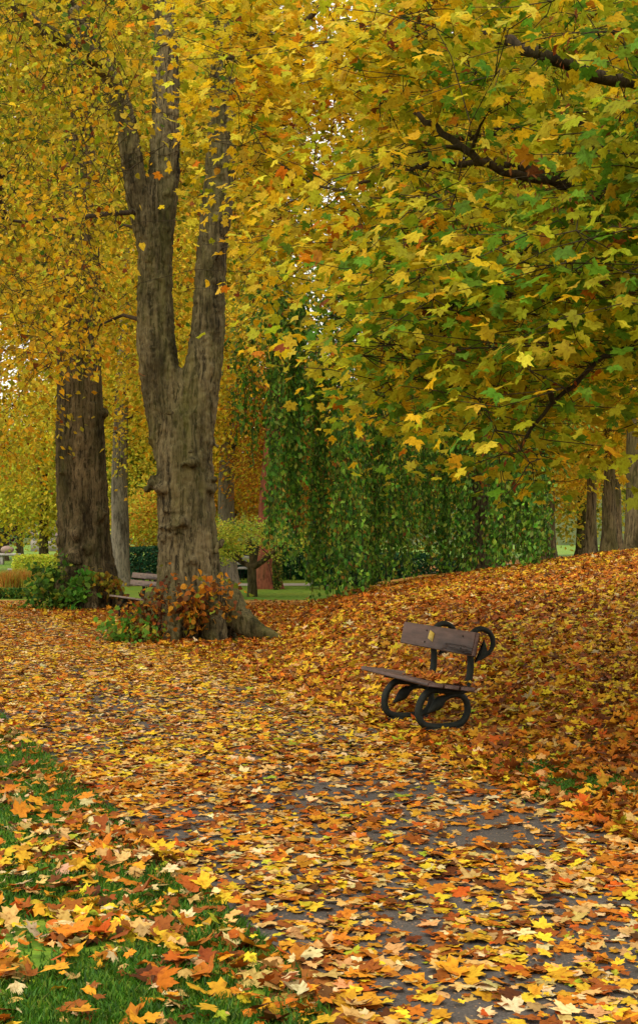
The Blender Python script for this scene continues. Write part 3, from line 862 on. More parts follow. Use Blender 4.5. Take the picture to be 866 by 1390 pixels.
# --- maple (right)
rM = np.random.default_rng(7)
MT = empty('maple_tree'); tag(MT, 'spreading maple whose yellow and green boughs hang in from the upper right', 'tree')
mb = MB(); bx, by = 6.2, 11.5; bz = float(H(bx, by))
pm = stem(mb, [(bx, by, bz-.2), (bx, by, bz+.6), (bx-.05, by, bz+2), (bx-.1, by+.1, bz+4.5), (bx-.2, by+.1, bz+9)], [.42, .36, .32, .28, .14], 40, 60, .06, 12)
mb.build('trunk', M['bark'], MT)
LOWM = ([280, 300, 330, 370, 400, 425, 470, 500, 520, 560, 600, 650, 690, 715, 740, 765, 800, 866, 1150], [60, 190, 310, 420, 430, 385, 480, 545, 620, 655, 635, 640, 670, 690, 670, 590, 570, 570, 620])
def densM(px, py, Y):
    low = np.interp(px, *LOWM)
    lo2 = np.interp(Y, [6.5, 8, 14], [-1, -1, -1])
    d = smooth(0, -130, py-low)*.75+.25*smooth(0, -20, py-low)
    # the nearest boughs are only to the right; the left fringe hangs farther back
    ymin = np.interp(px, [280, 420, 520, 700, 900], [10.5, 9.5, 7.6, 6.8, 6.3])
    thin = np.interp(px, [280, 420, 900], [.9, .8, .75])
    hole = 1-.96*np.exp(-(((px-425)/20)**2+((py-420)/95)**2))-.5*np.exp(-(((px-720)/45)**2+((py-25)/30)**2))-.45*np.exp(-(((px-640)/70)**2+((py-195)/35)**2))
    for x0, y0, x1, y1, rad in ((560, 150, 650, 215, 16), (650, 215, 770, 248, 20), (540, 228, 650, 222, 10), (700, 75, 840, 110, 20), (640, 470, 700, 430, 12), (790, 440, 866, 400, 14)):
        t = np.clip(((px-x0)*(x1-x0)+(py-y0)*(y1-y0))/((x1-x0)**2+(y1-y0)**2), 0, 1)
        dd = np.hypot(px-x0-t*(x1-x0), py-y0-t*(y1-y0))
        hole = hole*np.where(Y < 10.6, 1-.9*np.exp(-(dd/(rad*1.3))**2), 1)
    return d*(Y > ymin)*thin*hole
cM = sample_screen(1130, (270, 1080), (-110, 720), (6.4, 14.5), densM, 104, .43, .9)
limbs = []
for pts, rr in [([(1250, 330, 11.2), (1000, 300, 10.6), (860, 280, 10.2), (765, 248, 10), (700, 238, 9.9), (650, 215, 9.8), (610, 190, 9.9), (560, 150, 10.2)], (.085, .02)),
                ([(765, 250, 10), (700, 225, 10.2), (620, 222, 10.5), (540, 232, 10.8), (470, 260, 11)], (.04, .012)),
                ([(1250, 100, 11.2), (1000, 120, 10.5), (840, 110, 10), (775, 90, 9.9), (700, 60, 10), (600, 10, 10.5), (500, -60, 11)], (.09, .025)),
                ([(1250, 480, 11), (1000, 430, 9.5), (860, 395, 8.6), (760, 400, 8.2), (640, 430, 8), (560, 470, 8.2)], (.06, .012)),
                ([(1250, 520, 11), (1000, 480, 9.5), (900, 455, 8.8), (820, 485, 8.3), (740, 560, 8), (700, 620, 8)], (.05, .01)),
                ([(1200, 200, 11.5), (960, 180, 12.5), (760, 170, 13), (560, 200, 13.2), (430, 240, 13.3), (340, 230, 13.4)], (.09, .015)),
                ([(1200, 0, 11.5), (960, -60, 12), (720, -90, 12.5), (500, -40, 12.5), (380, 60, 12.6), (310, 80, 12.6)], (.09, .015)),
                ([(1200, 400, 11.3), (960, 400, 12), (760, 360, 12.4), (600, 370, 12.6), (520, 430, 12.6), (490, 500, 12.4)], (.06, .012))]:
    p = swept_path(px_path(pts), 50)
    p[0] = pm[np.argmin(np.linalg.norm(pm-p[0], axis=1))]
    limbs.append((p, rr))
chM = grow(np.vstack([l[0][5:] for l in limbs]), cM, rM, .35, .09)
bw = MB(); chain_tubes(bw, chM, .0045, .42, .05)
for p, rr in limbs: bw.tube(p+rM.normal(size=p.shape)*.012, np.linspace(*rr, 50)*1.0, 8)
def keepM(P):
    px = P[:, 0]/P[:, 1]*F+CX; py = HZ-(P[:, 2]-CH)/P[:, 1]*F
    g = seg_gap(px, py, [(575, 160, 612, 190, 13), (612, 190, 650, 215, 15), (650, 215, 700, 238, 17), (700, 238, 765, 248, 17), (560, 230, 700, 228, 9), (700, 65, 840, 112, 19),
                         (650, 480, 760, 400, 9), (700, 610, 760, 520, 9), (760, 520, 830, 480, 10), (430, 330, 520, 290, 6)])
    g3 = seg_gap(px, py, [(304, 20, 300, 230, 15)])
    return (1-.88*g*(P[:, 1] < 10.4))*(1-.7*g3)*np.where(fbm(P, 2.6, 404) > .33, 1, .25)
def maple_cols(P):
    n = len(P); px = P[:, 0]/P[:, 1]*F+CX; py = HZ-(P[:, 2]-CH)/P[:, 1]*F
    h = fbm(P, .8, 81)
    inner = smooth(-.6, 2.0, P[:, 0]+(h-.5)*3.2+.25*(4.5-P[:, 2]))              # greener towards the trunk, turned at the outside
    low = smooth(6.5, 2.6, P[:, 2])
    g = np.clip(inner*(.55+.6*low), 0, 1)
    W = np.ones((n, 7))*[3.2, 2.6, 1.6, 1.3, .9, .35, .05]
    W[:, 0] *= 1.25-1.05*g; W[:, 1] *= 1.2-.98*g; W[:, 2] *= .5+1.5*g; W[:, 3] *= .4+1.6*g; W[:, 4] *= .08+4.0*g; W[:, 5] *= (1.5-1.3*g)*(.2+2.2*smooth(.5, .7, fbm(P, 1.3, 505)))
    return palette(n, [(.74, .48, .016), (.74, .60, .045), (.42, .43, .02), (.36, .33, .014), (.13, .26, .018), ORANGE, RUST], None, .16, W)
lM = Leaves()
nearc = cM[:, 1] < 10
foliage(lM, cM, 30, .31, .28, .100, T_HI, maple_cols, rM, .5, .72, .05, bw, 4, keep=keepM)
# dry seed bunches
sb = cM[rM.choice(len(cM), 330)]+rM.normal(size=(330, 3))*.2
foliage(lM, sb, 12, .05, 1.0, .035, T_SLIM, lambda P: palette(len(P), [(.14, .045, .012), (.22, .08, .02)]), rM, 1, .1, .05)
bw.build('branchwork', M['twig'], MT); lM.build('crown', M['maple'], MT)

# --- weeping tree
rW = np.random.default_rng(8)
WT = empty('weeping_tree'); tag(WT, 'weeping tree with dark green curtains of leaves hanging to the ground', 'tree')
wx, wy = at(652, 700, 30.5)[:2]; wz = float(H(wx, wy))
mb = MB(); pw = stem(mb, [(wx+.05, wy, wz-.2), (wx+.03, wy, wz+.5), (wx-.05, wy, wz+2.2), (wx-.25, wy, wz+4.5), (wx-.8, wy, wz+7.2)], [.33, .25, .2, .17, .1], 32, 50, .07, 14, lambda th, z: .5*np.exp(-np.maximum(z-wz, 0)/.3)*(1+.4*np.sin(3*th)))
mb.build('trunk', M['bark2'], WT)
strands = []
# (px0, px1, bottom py, top py, Y0, Y1, count)
for px0, px1, bot, top, y0, y1, c in [(330, 350, 620, 470, 26, 28, 8), (364, 380, 745, 400, 26, 27.5, 15), (388, 418, 690, 420, 26.5, 28, 18), (398, 412, 770, 440, 27, 28.5, 8), (418, 446, 815, 500, 26.5, 29, 16),
                                   (446, 484, 815, 350, 26, 29, 26), (484, 528, 810, 340, 26.5, 31, 30), (530, 570, 800, 420, 27.5, 32, 22), (570, 640, 790, 420, 28.5, 34, 44), (480, 640, 800, 420, 31.5, 35, 20),
                                   (664, 700, 775, 430, 26.5, 30, 30), (690, 748, 765, 560, 26.5, 31, 34), (664, 745, 765, 480, 29, 34, 26), (600, 650, 640, 380, 28, 30, 16)]:
    nb = max(2, int((px1-px0)/12)); bun = [(px0+(q+.5+rW.uniform(-.3, .3))*(px1-px0)/nb, rW.uniform(y0, y1), rW.normal()*22) for q in range(nb)]
    for q_ in range(int(c*1.2)):
        bx_, by_, bd_ = bun[q_ % nb]; px = bx_+rW.normal()*2.2; Y = np.clip(by_+rW.normal()*.35, y0, y1)
        if (523 < px < 538 or 412 < px < 424 or 453 < px < 461 or 490 < px < 496 or 562 < px < 568) and rW.random() < .92: continue
        b_ = at(px, bot-abs(bd_)*1.2+rW.normal()*14, Y); t_ = at(px, top+rW.normal()*25, Y)
        g = float(H(b_[0], Y))+.05
        zb = max(b_[2], g)
        strands.append((b_[0], Y, t_[2], zb))
tops = np.array([[s[0], s[1], s[2]] for s in strands])
chW = grow(pw[20:], tops, rW, .6, .12)
bw = MB(); chain_tubes(bw, chW, .008, .42, .09)
lW = Leaves(); PP = []; TT = []
for x_, y_, zt, zb in strands:
    L = max(zt-zb, .3); m = int(L/.25)+2; t = np.linspace(0, 1, m)
    wob = np.cumsum(rW.normal(size=(m, 2))*.028, 0)
    c = np.stack([x_+wob[:, 0], y_+wob[:, 1], zt-L*t], -1)
    bw.tube(c, .005, 3, caps=False)
    k = int(L*27); tt = rW.random(k)*(m-1); i = tt.astype(int); f = (tt-i)[:, None]
    i2 = np.minimum(i+1, m-1)
    PP.append(c[i]*(1-f)+c[i2]*f+rW.normal(size=(k, 3))*[.065, .09, .05])
PP = np.vstack(PP); n = len(PP)
tip = rW.normal(size=(n, 3))*.5; tip[:, 2] -= 1; nr = rW.normal(size=(n, 3)); nr[:, 2] *= .4
hh = fbm(PP, .7, 91)
lW.add(PP, tip, nr, rW.uniform(.06, .125, n), palette(n, [(.05, .15, .013), (.11, .26, .022), (.26, .43, .045), (.4, .36, .04), (.3, .12, .02)], [3, 3, 2, .35, .12], .28), T_DIA)
cap = tops+rW.normal(size=tops.shape)*.2
foliage(lW, cap, 36, .42, .6, .12, T_SLIM, lambda P: palette(len(P), [(.08, .19, .018), (.13, .27, .03), (.2, .32, .04)], None, .2), rW, 1, .3, .2)
bw.build('branchwork', M['twig'], WT); lW.build('crown', M['green'], WT)

# ------------------------------------------------------------------ BACKGROUND TREES
def blob_tree(name, label, base, h0, h1, cr, trunk_r, ncl, per, lsize, cols, w, bark, seed, group=None, rad=.55, center=None, templ=T_DIA, squash=1.0, jit=.2, gate=.42, matk='far', thick=.008, lean=(0, 0), hang=.15, weights=None):
    r = np.random.default_rng(seed)
    z0 = float(H(base[0], base[1]))
    root = empty(name, (0, 0, 0)); tag(root, label, 'tree', group)
    mb = MB(); top = z0+h0+(h1-h0)*.75
    ctr = np.array([*(center if center is not None else base), z0+(h0+h1)/2])
    tp = stem(mb, [(base[0], base[1], z0-.2), (base[0], base[1], z0+.5), (base[0]+lean[0]*.3, base[1], z0+h0*.5+.3), (base[0]+lean[0]*.6, base[1]+lean[1]*.6, z0+h0+.5), (ctr[0]*.5+base[0]*.5, ctr[1]*.5+base[1]*.5, top)],
              [trunk_r*1.25, trunk_r, trunk_r*.9, trunk_r*.75, trunk_r*.2], 20, 40, .08, seed, lambda th, z: .35*np.exp(-np.maximum(z-z0, 0)/.3)*(1+.5*np.sin(3*th)))
    mb.build('trunk', bark, root)
    pts = []
    while len(pts) < ncl:
        q = r.uniform(-1, 1, (2000, 3)); d = np.linalg.norm(q, axis=1)
        P = ctr+q*np.array([cr, cr*squash, (h1-h0)/2])
        ok = (d < .8+.35*(fbm(P, 1.6/cr*1.5, seed)-.2)) & (d > .25) & (fbm(P, 3.0/cr*1.3, seed+5) > gate)
        pts.extend(P[ok][:200])
    C = np.array(pts[:ncl])
    ch = grow(tp[18:], C, r, .7, .08)
    bw = MB(); bw.tube(tp[16:], np.linspace(trunk_r*.6, trunk_r*.15, len(tp)-16), 6); chain_tubes(bw, ch, thick, .45, trunk_r*.6, thick*1.2)
    bw.build('branchwork', M['twig'], root)
    lv = Leaves()
    def cf(P):
        hb = fbm(P, .6, seed+2)
        W = np.ones((len(P), len(cols)))*np.array(w, float)
        W[:, 0] *= .3+2*smooth(.35, .65, hb)
        return palette(len(P), cols, None, jit, W)
    foliage(lv, C, per, rad, .6, lsize, templ, cf, r, .7, .4, hang)
    lv.build('crown', M[matk], root)
    return root

GOLD = (.78, .54, .03); LEMON = (.80, .66, .06)
YEL = [GOLD, LEMON, (.62, .50, .04), (.45, .44, .03), (.70, .40, .03)]
def bp(px, Y): return at(px, 725, Y)[:2]
blob_tree('lime_tree', 'slim pale grey trunk standing between the two big lime trunks', bp(163, 41), 3.2, 13, 3.8, .25, 330, 44, .14, YEL, [2, 1.5, 1.5, .8, .6], M['barkpale'], 201, center=bp(185, 41))
blob_tree('maple_tree', 'golden tree behind the forked lime with a short grey trunk', bp(308, 43), 3.0, 10, 3.6, .27, 330, 34, .14, [GOLD, LEMON, (.62, .28, .015), (.5, .38, .03), YGREEN], [2.2, 2.0, .8, 1.2, .8], M['barkpale'], 202, center=bp(335, 43))
# umbrella tree
rU = np.random.default_rng(21)
U = empty('spreading_tree'); tag(U, 'small spreading tree with a lime green umbrella crown and forked trunk', 'tree')
ux, uy = bp(343, 34)
mb = MB()
stem(mb, [(ux, uy, -.1), (ux, uy, .25), (ux-.02, uy, .8)], [.15, .115, .11], 16, 20, .08, 4)
arms = []
for (a, b) in [(318, 752), (300, 742), (362, 755), (385, 738), (340, 735), (350, 742)]:
    e = at(a, b, 34+rU.uniform(-.7, .7)); m_ = np.array([ux, uy, .75])
    p = swept_path([m_, m_*.6+e*.4+np.array([0, 0, -.05]), e, e+(e-m_)*.35+np.array([0, 0, .0])], 18)
    arms.append(p); stem(mb, p[[0, 5, 11, 17]], [.085, .06, .045, .02], 10, 20, .05, 2)
mb.build('trunk', M['bark2'], U)
cU = []
for a, b, s_ in [(300, 722, 18), (322, 716, 18), (345, 722, 14), (303, 748, 14), (325, 738, 14), (375, 722, 12), (388, 728, 12), (407, 733, 10), (362, 738, 8), (290, 735, 12), (312, 745, 10)]:
    for _ in range(s_): cU.append(at(a+rU.normal()*11, b+rU.normal()*8, 34+rU.normal()*.8))
cU = np.array(cU); chU = grow(np.vstack(arms), cU, rU, .3, .1)
bw = MB(); chain_tubes(bw, chU, .005, .45, .03); bw.build('branchwork', M['twig'], U)
lU = Leaves(); foliage(lU, cU, 32, .17, .4, .075, T_DIA, lambda P: palette(len(P), [(.60, .62, .08), (.45, .55, .06), (.62, .52, .05), (.2, .34, .04)], [2, 2, 1, .7]), rU, .5, .6, .03)
lU.build('crown', M['far'], U)
# redwood, rusty crown
blob_tree('redwood_tree', 'rust coloured conifer with a broad red flared trunk behind the green curtains', bp(364, 39), 1.6, 8.5, 2.0, .30, 170, 60, .10, [(.35, .12, .02), (.5, .2, .02), (.25, .14, .02)], [2, 1, 1], M['barkred'], 203, center=bp(392, 40), templ=T_SLIM, rad=.4)
# right-hand trunks
blob_tree('lime_tree', 'yellow tree at the right edge, thickest trunk on the leafy crest', bp(863, 37), 3.0, 12, 3.4, .26, 300, 44, .13, YEL, [2, 2, 1, .6, .2], M['bark'], 204, center=bp(905, 37))
blob_tree('lime_tree', 'yellow tree on the crest with the middle of three trunks', bp(827, 40), 2.6, 9, 2.6, .17, 260, 44, .13, YEL, [2.4, 2, 1, .5, .3], M['bark'], 205)
blob_tree('lime_tree', 'yellow tree on the crest with the leftmost of three trunks', bp(802, 42), 2.2, 8, 2.3, .16, 240, 44, .13, YEL, [2.0, 1.5, 1.3, 1.0, .4], M['bark'], 206, center=bp(780, 42))
blob_tree('yellow_tree', 'low golden tree filling the gap beside the green curtains', bp(745, 47), 1.4, 7.5, 2.6, .2, 260, 44, .14, [GOLD, (.45, .3, .02), OLIVE, ORANGE], [2, 2, 1.4, .6], M['bark'], 207)
# backing trees
blob_tree('yellow_tree', 'tall yellow green tree far behind the weeping tree', bp(650, 52), 3, 28, 5.6, .35, 1000, 60, .24, [LEMON, YGREEN, OLIVE, GOLD], [2, 2, 1.5, 1], M['bark2'], 208, rad=.9)
blob_tree('yellow_tree', 'tall golden tree far behind the maple boughs at upper right', bp(830, 54), 4, 24, 6.6, .35, 900, 60, .24, YEL, [2, 2, 1.4, 1.2, .2], M['bark2'], 209, rad=.9)
blob_tree('golden_tree', 'tall golden tree far behind, between forked lime and green curtains', bp(268, 56), 2.5, 28, 4.7, .35, 850, 60, .23, [LEMON, (.62, .3, .015), GOLD, (.4, .34, .02)], [2.2, .5, 1.6, 1.3], M['bark2'], 210, rad=.85)
blob_tree('golden_tree', 'tall yellow tree far behind the slim pale trunk', bp(165, 54), 2.2, 28, 5.2, .3, 900, 60, .23, [LEMON, GOLD, (.42, .36, .02), (.62, .3, .015)], [2.2, 1.4, 1.4, .3], M['bark2'], 211, rad=.9)
blob_tree('golden_tree', 'orange tree low behind the slim pale trunk, above the dark hedge', bp(222, 49), 1.0, 3.4, 2.0, .14, 150, 40, .12, [(.66, .34, .03), (.6, .5, .04), (.45, .5, .04)], [1.3, 1.4, 1.4], M['bark2'], 212)
blob_tree('golden_tree', 'tall yellow green tree far behind at the upper left', bp(-150, 60), 11, 30, 6.5, .35, 900, 60, .25, [LEMON, GOLD, OLIVE, (.55, .42, .03)], [2, 1.4, 1.2, .6], M['bark2'], 220, rad=.9, center=bp(20, 60))
blob_tree('yellow_tree', 'broad yellow tree beyond the clipped hedge at far left', bp(60, 58), .9, 8.5, 4.0, .2, 380, 50, .16, [(.72, .62, .06), GOLD, (.52, .56, .05), (.4, .42, .03)], [2, 1.2, 1.6, 1], M['bark2'], 213, rad=.6)
blob_tree('green_tree', 'dull green tree far off at the left edge', bp(5, 80), 2.5, 9, 4.5, .25, 260, 46, .22, [(.2, .3, .1), (.28, .36, .14), (.4, .4, .14)], [2, 2, 1], M['bark2'], 214, rad=.8)
blob_tree('green_tree', 'dark green tree far off above the stone trough', bp(28, 90), 1.5, 6.5, 3.2, .2, 160, 46, .2, [(.07, .2, .04), (.12, .26, .05), (.35, .36, .05)], [2, 2, 1], M['bark2'], 215, rad=.7)
blob_tree('purple_tree', 'purple leaved tree cut by the left edge of the view', bp(-6, 84), .6, 5.8, 1.8, .15, 110, 46, .18, [(.09, .02, .04), (.13, .035, .05)], [1, 1], M['bark2'], 216, rad=.5)
blob_tree('green_tree', 'dark green tree far behind the orange one', bp(215, 75), 1, 12, 6.5, .3, 360, 48, .24, [(.18, .3, .04), (.3, .4, .05), (.6, .52, .05)], [1.5, 1.5, 1.4], M['bark2'], 217, rad=.9)
blob_tree('green_tree', 'bushy green tree far behind the green curtains', bp(500, 68), .8, 9.5, 6.0, .3, 420, 48, .24, [(.2, .3, .03), (.45, .45, .04), (.7, .5, .03)], [1, 1.5, 2], M['bark2'], 218, rad=.9)
blob_tree('green_tree', 'bushy olive tree far behind the three trunks on the crest', bp(790, 72), .5, 13, 8.5, .3, 460, 48, .24, [(.2, .28, .03), (.45, .42, .04), (.7, .52, .04)], [1, 1.5, 2], M['bark2'], 219, rad=.9)

blob_tree('yellow_tree', 'low yellow green tree between the two big trunks, above the dark hedge', bp(190, 53), 1.3, 6.5, 2.6, .12, 240, 50, .14, [(.4, .42, .03), LEMON, (.2, .28, .03)], [2, 1.5, 1], M['bark2'], 221)
blob_tree('golden_tree', 'low amber tree behind the little spreading tree', bp(318, 50), 1.6, 6.5, 2.4, .12, 240, 50, .13, [GOLD, (.6, .28, .015), (.45, .4, .03)], [2, 1.2, 1.2], M['bark2'], 222)
blob_tree('amber_tree', 'amber tree seen between the hanging green curtains', bp(425, 52), 1.0, 7.5, 2.2, .12, 260, 50, .13, [(.7, .42, .03), GOLD, (.5, .3, .03)], [1.6, 2, .8], M['bark2'], 223)

# ------------------------------------------------------------------ HEDGES, SHRUBS, GRASSES
def leafy_box(name, label, cat, c, size, n, ls, cols, w, seed, rz=0, group=None, templ=T_DIA, core=True, rnd=.5, matk='green'):
    r = np.random.default_rng(seed)
    root = empty(name, (c[0], c[1], c[2]), rz); tag(root, label, cat, group)
    sx, sy, sz = [s/2 for s in size]
    q = r.normal(size=(n, 3)); q /= np.max(np.abs(q), axis=1, keepdims=True)**(1-rnd)*np.linalg.norm(q, axis=1, keepdims=True)**rnd
    q *= r.uniform(.72, 1.03, (n, 1))
    P = q*[sx, sy, sz]; P *= (1+.16*(fbm(P, 2.2/max(size)*3, seed)-.5))[:, None]; P[:, 2] += sz
    P = P[P[:, 2] > .02]; n = len(P)
    lv = Leaves(); tip = q[:n]+r.normal(size=(n, 3))*.7; nr = norm(P-[0, 0, sz])+r.normal(size=(n, 3))*.5
    lv.add(P, tip, nr, ls*r.uniform(.7, 1.3, n), palette(n, cols, w, .2), templ)
    lv.build('foliage', M[matk], root)
    mb = MB()
    for k in range(max(5, int(size[0]*5))):
        a = np.array([r.uniform(-sx, sx)*.7, r.uniform(-sy, sy)*.6, -.05]); b = a+np.array([r.normal()*.15, r.normal()*.1, size[2]*r.uniform(.6, .9)])
        mb.tube([a, (a+b)/2+r.normal(size=3)*.03, b], [.02, .014, .006], 5)
    mb.build('stem', M['twig'], root)
    return root
x_, y_ = bp(54, 40)
leafy_box('hedge', 'clipped yellow green hedge behind the orange grasses at far left', 'hedge', (x_-.05, y_, 0), (1.5, 1.1, .98), 9000, .055, [(.66, .68, .05), (.5, .58, .04), (.28, .4, .03)], [2, 2, 1], 31, R(8), rnd=.25)
x_, y_ = bp(66, 34.5)
leafy_box('shrub', 'small dark green shrub between hedge and left lime tree', 'shrub', (x_, y_, 0), (.8, .7, .62), 2600, .06, [(.06, .16, .02), (.1, .24, .03), (.3, .36, .04)], [2, 2, 1], 32)
x_, y_ = bp(215, 47)
leafy_box('hedge', 'low dark green hedge seen between the two big trunks', 'hedge', (x_, y_, 0), (5.2, 1.2, 1.15), 12000, .09, [(.015, .075, .03), (.03, .11, .04)], [1, 1], 33, rnd=.25)
x_, y_ = bp(330, 48.5)
leafy_box('hedge', 'dark green hedge behind the distant pale benches', 'hedge', (x_, y_, 0), (2.4, 1.2, 1.3), 9000, .09, [(.012, .07, .035), (.025, .10, .045)], [1, 1], 34, rnd=.25)
x_, y_ = bp(430, 47)
leafy_box('hedge', 'dark green hedge right of the red trunk, behind the hanging curtains', 'hedge', (x_, y_, 0), (3.2, 1.2, 1.25), 9000, .09, [(.015, .08, .02), (.03, .12, .03)], [1, 1], 35, rnd=.3)
x_, y_ = bp(525, 39)
leafy_box('hedge', 'dark evergreen hedge behind the lower green curtains', 'hedge', (x_, y_, float(H(x_, y_))-.2), (4.4, 1.2, 1.0), 7000, .1, [(.012, .06, .02), (.02, .09, .03)], [1, 1], 36, rnd=.3)
# creeper on the redwood foot
x_, y_ = bp(377, 38.2)
leafy_box('ivy', 'ivy climbing the right side of the red trunk', 'ivy', (x_, y_, 0), (.28, .3, 1.2), 700, .08, [(.06, .12, .02), (.25, .25, .03)], [1, 1], 37)

# suckers / shrubs at lime A: leaves in clumps
def sucker(label, name, pts, n, ls, cols, w, seed, spread=(.10, .1, .10), templ=T_HEART, foot=None):
    r = np.random.default_rng(seed)
    P0 = np.array([at(*p) for p in pts])
    g = foot if foot is not None else P0.mean(0)*[1, 1, 0]
    root = empty(name, (0, 0, 0)); tag(root, label, 'shrub')
    mb = MB(); lv = Leaves()
    C = P0[r.integers(0, len(P0), max(len(pts)*5, 20))]+r.normal(size=(max(len(pts)*5, 20), 3))*np.array(spread)
    C[:, 2] = np.maximum(C[:, 2], .05)
    for c in C:
        a = np.array([c[0]*.7+g[0]*.3, c[1]+.08, max(0, c[2]-r.uniform(.3, .6))])
        mb.tube(swept_path([a, (a+c)/2+r.normal(size=3)*.04, c], 6), np.linspace(.009, .003, 6), 4, caps=False)
    mb.build('stem', M['twig'], root)
    foliage(lv, C, max(1, n//len(C)), .10, .8, ls, templ, lambda P: palette(len(P), cols, w, .22), r, .7, .25, 0)
    lv.build('foliage', M['lime'], root)
    return root
RU = [(.42, .14, .015), (.55, .25, .02), (.2, .07, .02), (.25, .28, .03), (.10, .035, .012)]
sucker('tuft of rusty orange sucker leaves on the front of the forked trunk foot', 'sucker_shrub',
       [(262, 800, 19.75), (258, 815, 19.7), (268, 820, 19.7), (262, 835, 19.65), (266, 845, 19.6), (262, 825, 19.65), (270, 808, 19.7)], 300, .10, RU, [3, 3, 1.5, 1, 1], 41)
sucker('brown and orange sucker growth filling the left foot of the forked trunk', 'sucker_shrub',
       [(200, 812, 19.9), (212, 820, 19.8), (220, 812, 19.8), (195, 830, 19.8), (210, 840, 19.7), (215, 833, 19.7), (203, 855, 19.6), (208, 858, 19.6), (190, 845, 19.8)], 460, .075, RU, [2, 1.2, 2.5, .7, 2.5], 42, (.15, .1, .12))
sucker('bright green leafy shrub at the far left foot of the forked tree', 'sucker_shrub',
       [(165, 850, 19.8), (175, 858, 19.7), (185, 862, 19.6), (170, 868, 19.6), (158, 855, 19.9), (200, 862, 19.4), (190, 850, 19.6), (178, 842, 19.8)], 360, .10, [(.12, .28, .03), (.2, .34, .04), (.4, .4, .04), (.4, .15, .02)], [3, 2, 1.2, .7], 43)
sucker('orange leaved suckers above the spreading right root of the forked tree', 'sucker_shrub',
       [(300, 805, 19.9), (292, 800, 19.85), (308, 815, 19.9), (312, 825, 19.9), (305, 835, 19.8), (285, 805, 19.8)], 130, .09, RU, [2.5, 3, 1, 1.4, .6], 44)
sucker('ivy and green shrub spilling from the left foot of the mossy lime', 'ivy_shrub',
       [(62, 800, 28.2), (72, 790, 28.2), (55, 815, 28), (68, 812, 28), (78, 800, 27.9), (50, 822, 28), (75, 775, 28.3), (64, 780, 28.3), (80, 815, 27.8)], 650, .12, [(.09, .2, .025), (.2, .3, .03), (.38, .36, .04), (.04, .10, .015)], [3, 1.6, 1, 2], 45, (.2, .15, .16))
sucker('bright green broad leaves between the roots of the mossy lime', 'ivy_shrub',
       [(108, 790, 27.9), (112, 800, 27.8), (104, 808, 27.7), (115, 782, 27.9), (98, 815, 27.7)], 170, .15, [(.10, .28, .03), (.18, .36, .04)], [3, 1], 46, (.1, .08, .1))
sucker('yellowing shoots at the right foot of the mossy lime', 'ivy_shrub',
       [(140, 785, 28.1), (148, 795, 28.1), (132, 792, 28), (155, 800, 28.1)], 150, .12, [(.45, .3, .03), (.3, .3, .03), (.35, .14, .02)], [1, 1, 1], 47, (.14, .1, .1))

def grass_clump(label, c, n, h, cols, seed, rad=.22, group=None):
    r = np.random.default_rng(seed); a = r.uniform(0, 2*np.pi, n)
    base = np.stack([r.normal(size=n)*rad*.5, r.normal(size=n)*rad*.5, np.zeros(n)], -1)
    hh = h*r.uniform(.55, 1.1, n); out = np.stack([np.cos(a), np.sin(a), 0*a], -1)*(hh*r.uniform(.1, .6, n))[:, None]
    s = np.stack([-np.sin(a), np.cos(a), 0*a], -1)*.007
    m1 = base+out*.35+np.stack([0*a, 0*a, hh*.6], -1); t = base+out+np.stack([0*a, 0*a, hh], -1)
    V = np.stack([base-s, base+s, m1+s*1.3, m1-s*1.3, t], 1).reshape(-1, 3)
    i = np.arange(n)[:, None]*5
    cb = np.repeat(palette(n, cols, None, .2), 5, 0)
    o = mesh_np('ornamental_grass', V, [i+np.array([[0, 1, 2, 3]]), i+np.array([[3, 2, 4]])], M['grass'], colors=cb)
    o.location = c; tag(o, label, 'grass clump', group)
    return o
for k, (px, Y, h, lb) in enumerate([(4, 34.5, .62, 'orange ornamental grass clump cut by the left edge'), (16, 34, .66, 'orange ornamental grass clump, second from the left edge'),
                                    (28, 34.5, .70, 'orange ornamental grass clump in front of the little stone post'), (39, 34.2, .66, 'tallest reddish grass clump before the hedge'), (48, 33.8, .5, 'low yellow grass clump at the right end of the row')]):
    x_, y_ = bp(px, Y)
    grass_clump(lb, (x_, y_, 0), 900, h, [(.5, .2, .03), (.55, .3, .05), (.4, .4, .05)] if k < 4 else [(.45, .42, .05), (.3, .36, .04)], 50+k, .26, 'orange grasses before the hedge')
for k, px in enumerate((12, 34)):
    x_, y_ = bp(px, 33)
    leafy_box('low_shrub', ['low dark green edging shrub below the leftmost orange grasses', 'low green edging shrub below the tallest reddish grass'][k], 'shrub', (x_, y_, 0), (.75, .4, .26), 900, .06, [(.05, .14, .02), (.1, .22, .03), (.3, .3, .03)], [2, 2, 1], 60+k)

# stone post, trough, far house
def stone_bits():
    x_, y_ = bp(18, 41)
    r = empty('stone_post', (x_, y_, 0)); tag(r, 'short pale stone post at the left, before the bright lawn', 'post')
    mb = MB(); mb.box((0, 0, .24), (.2, .2, .48), bev=.01); mb.build('shaft', M['stone'], r)
    mb = MB(); mb.box((0, 0, .51), (.28, .28, .06), bev=.012); mb.build('cap', M['stone'], r)
    x_, y_ = bp(12, 70)
    r = empty('stone_trough', (x_, y_, 0)); tag(r, 'pale stone trough with a rounded boulder on it at far left', 'trough')
    mb = MB(); mb.box((0, 0, .52), (.75*1.6, .6, .14), bev=.03); mb.build('basin', M['stone'], r)
    for s in (-.35, .35):
        mb = MB(); mb.box((s, 0, .22), (.2, .4, .46), bev=.02); mb.build('leg', M['stone'], r)
    mb = MB(); mb.ball((-.05, 0, 0), .3, 14, (1.2, .9, .7)); o = mb.build('boulder', plain('reddish_rock', (.22, .14, .11), (.36, .25, .2), 6), None)
    o.location = (x_, y_, .78); tag(o, 'rounded reddish boulder resting on the stone trough', 'boulder')
stone_bits()
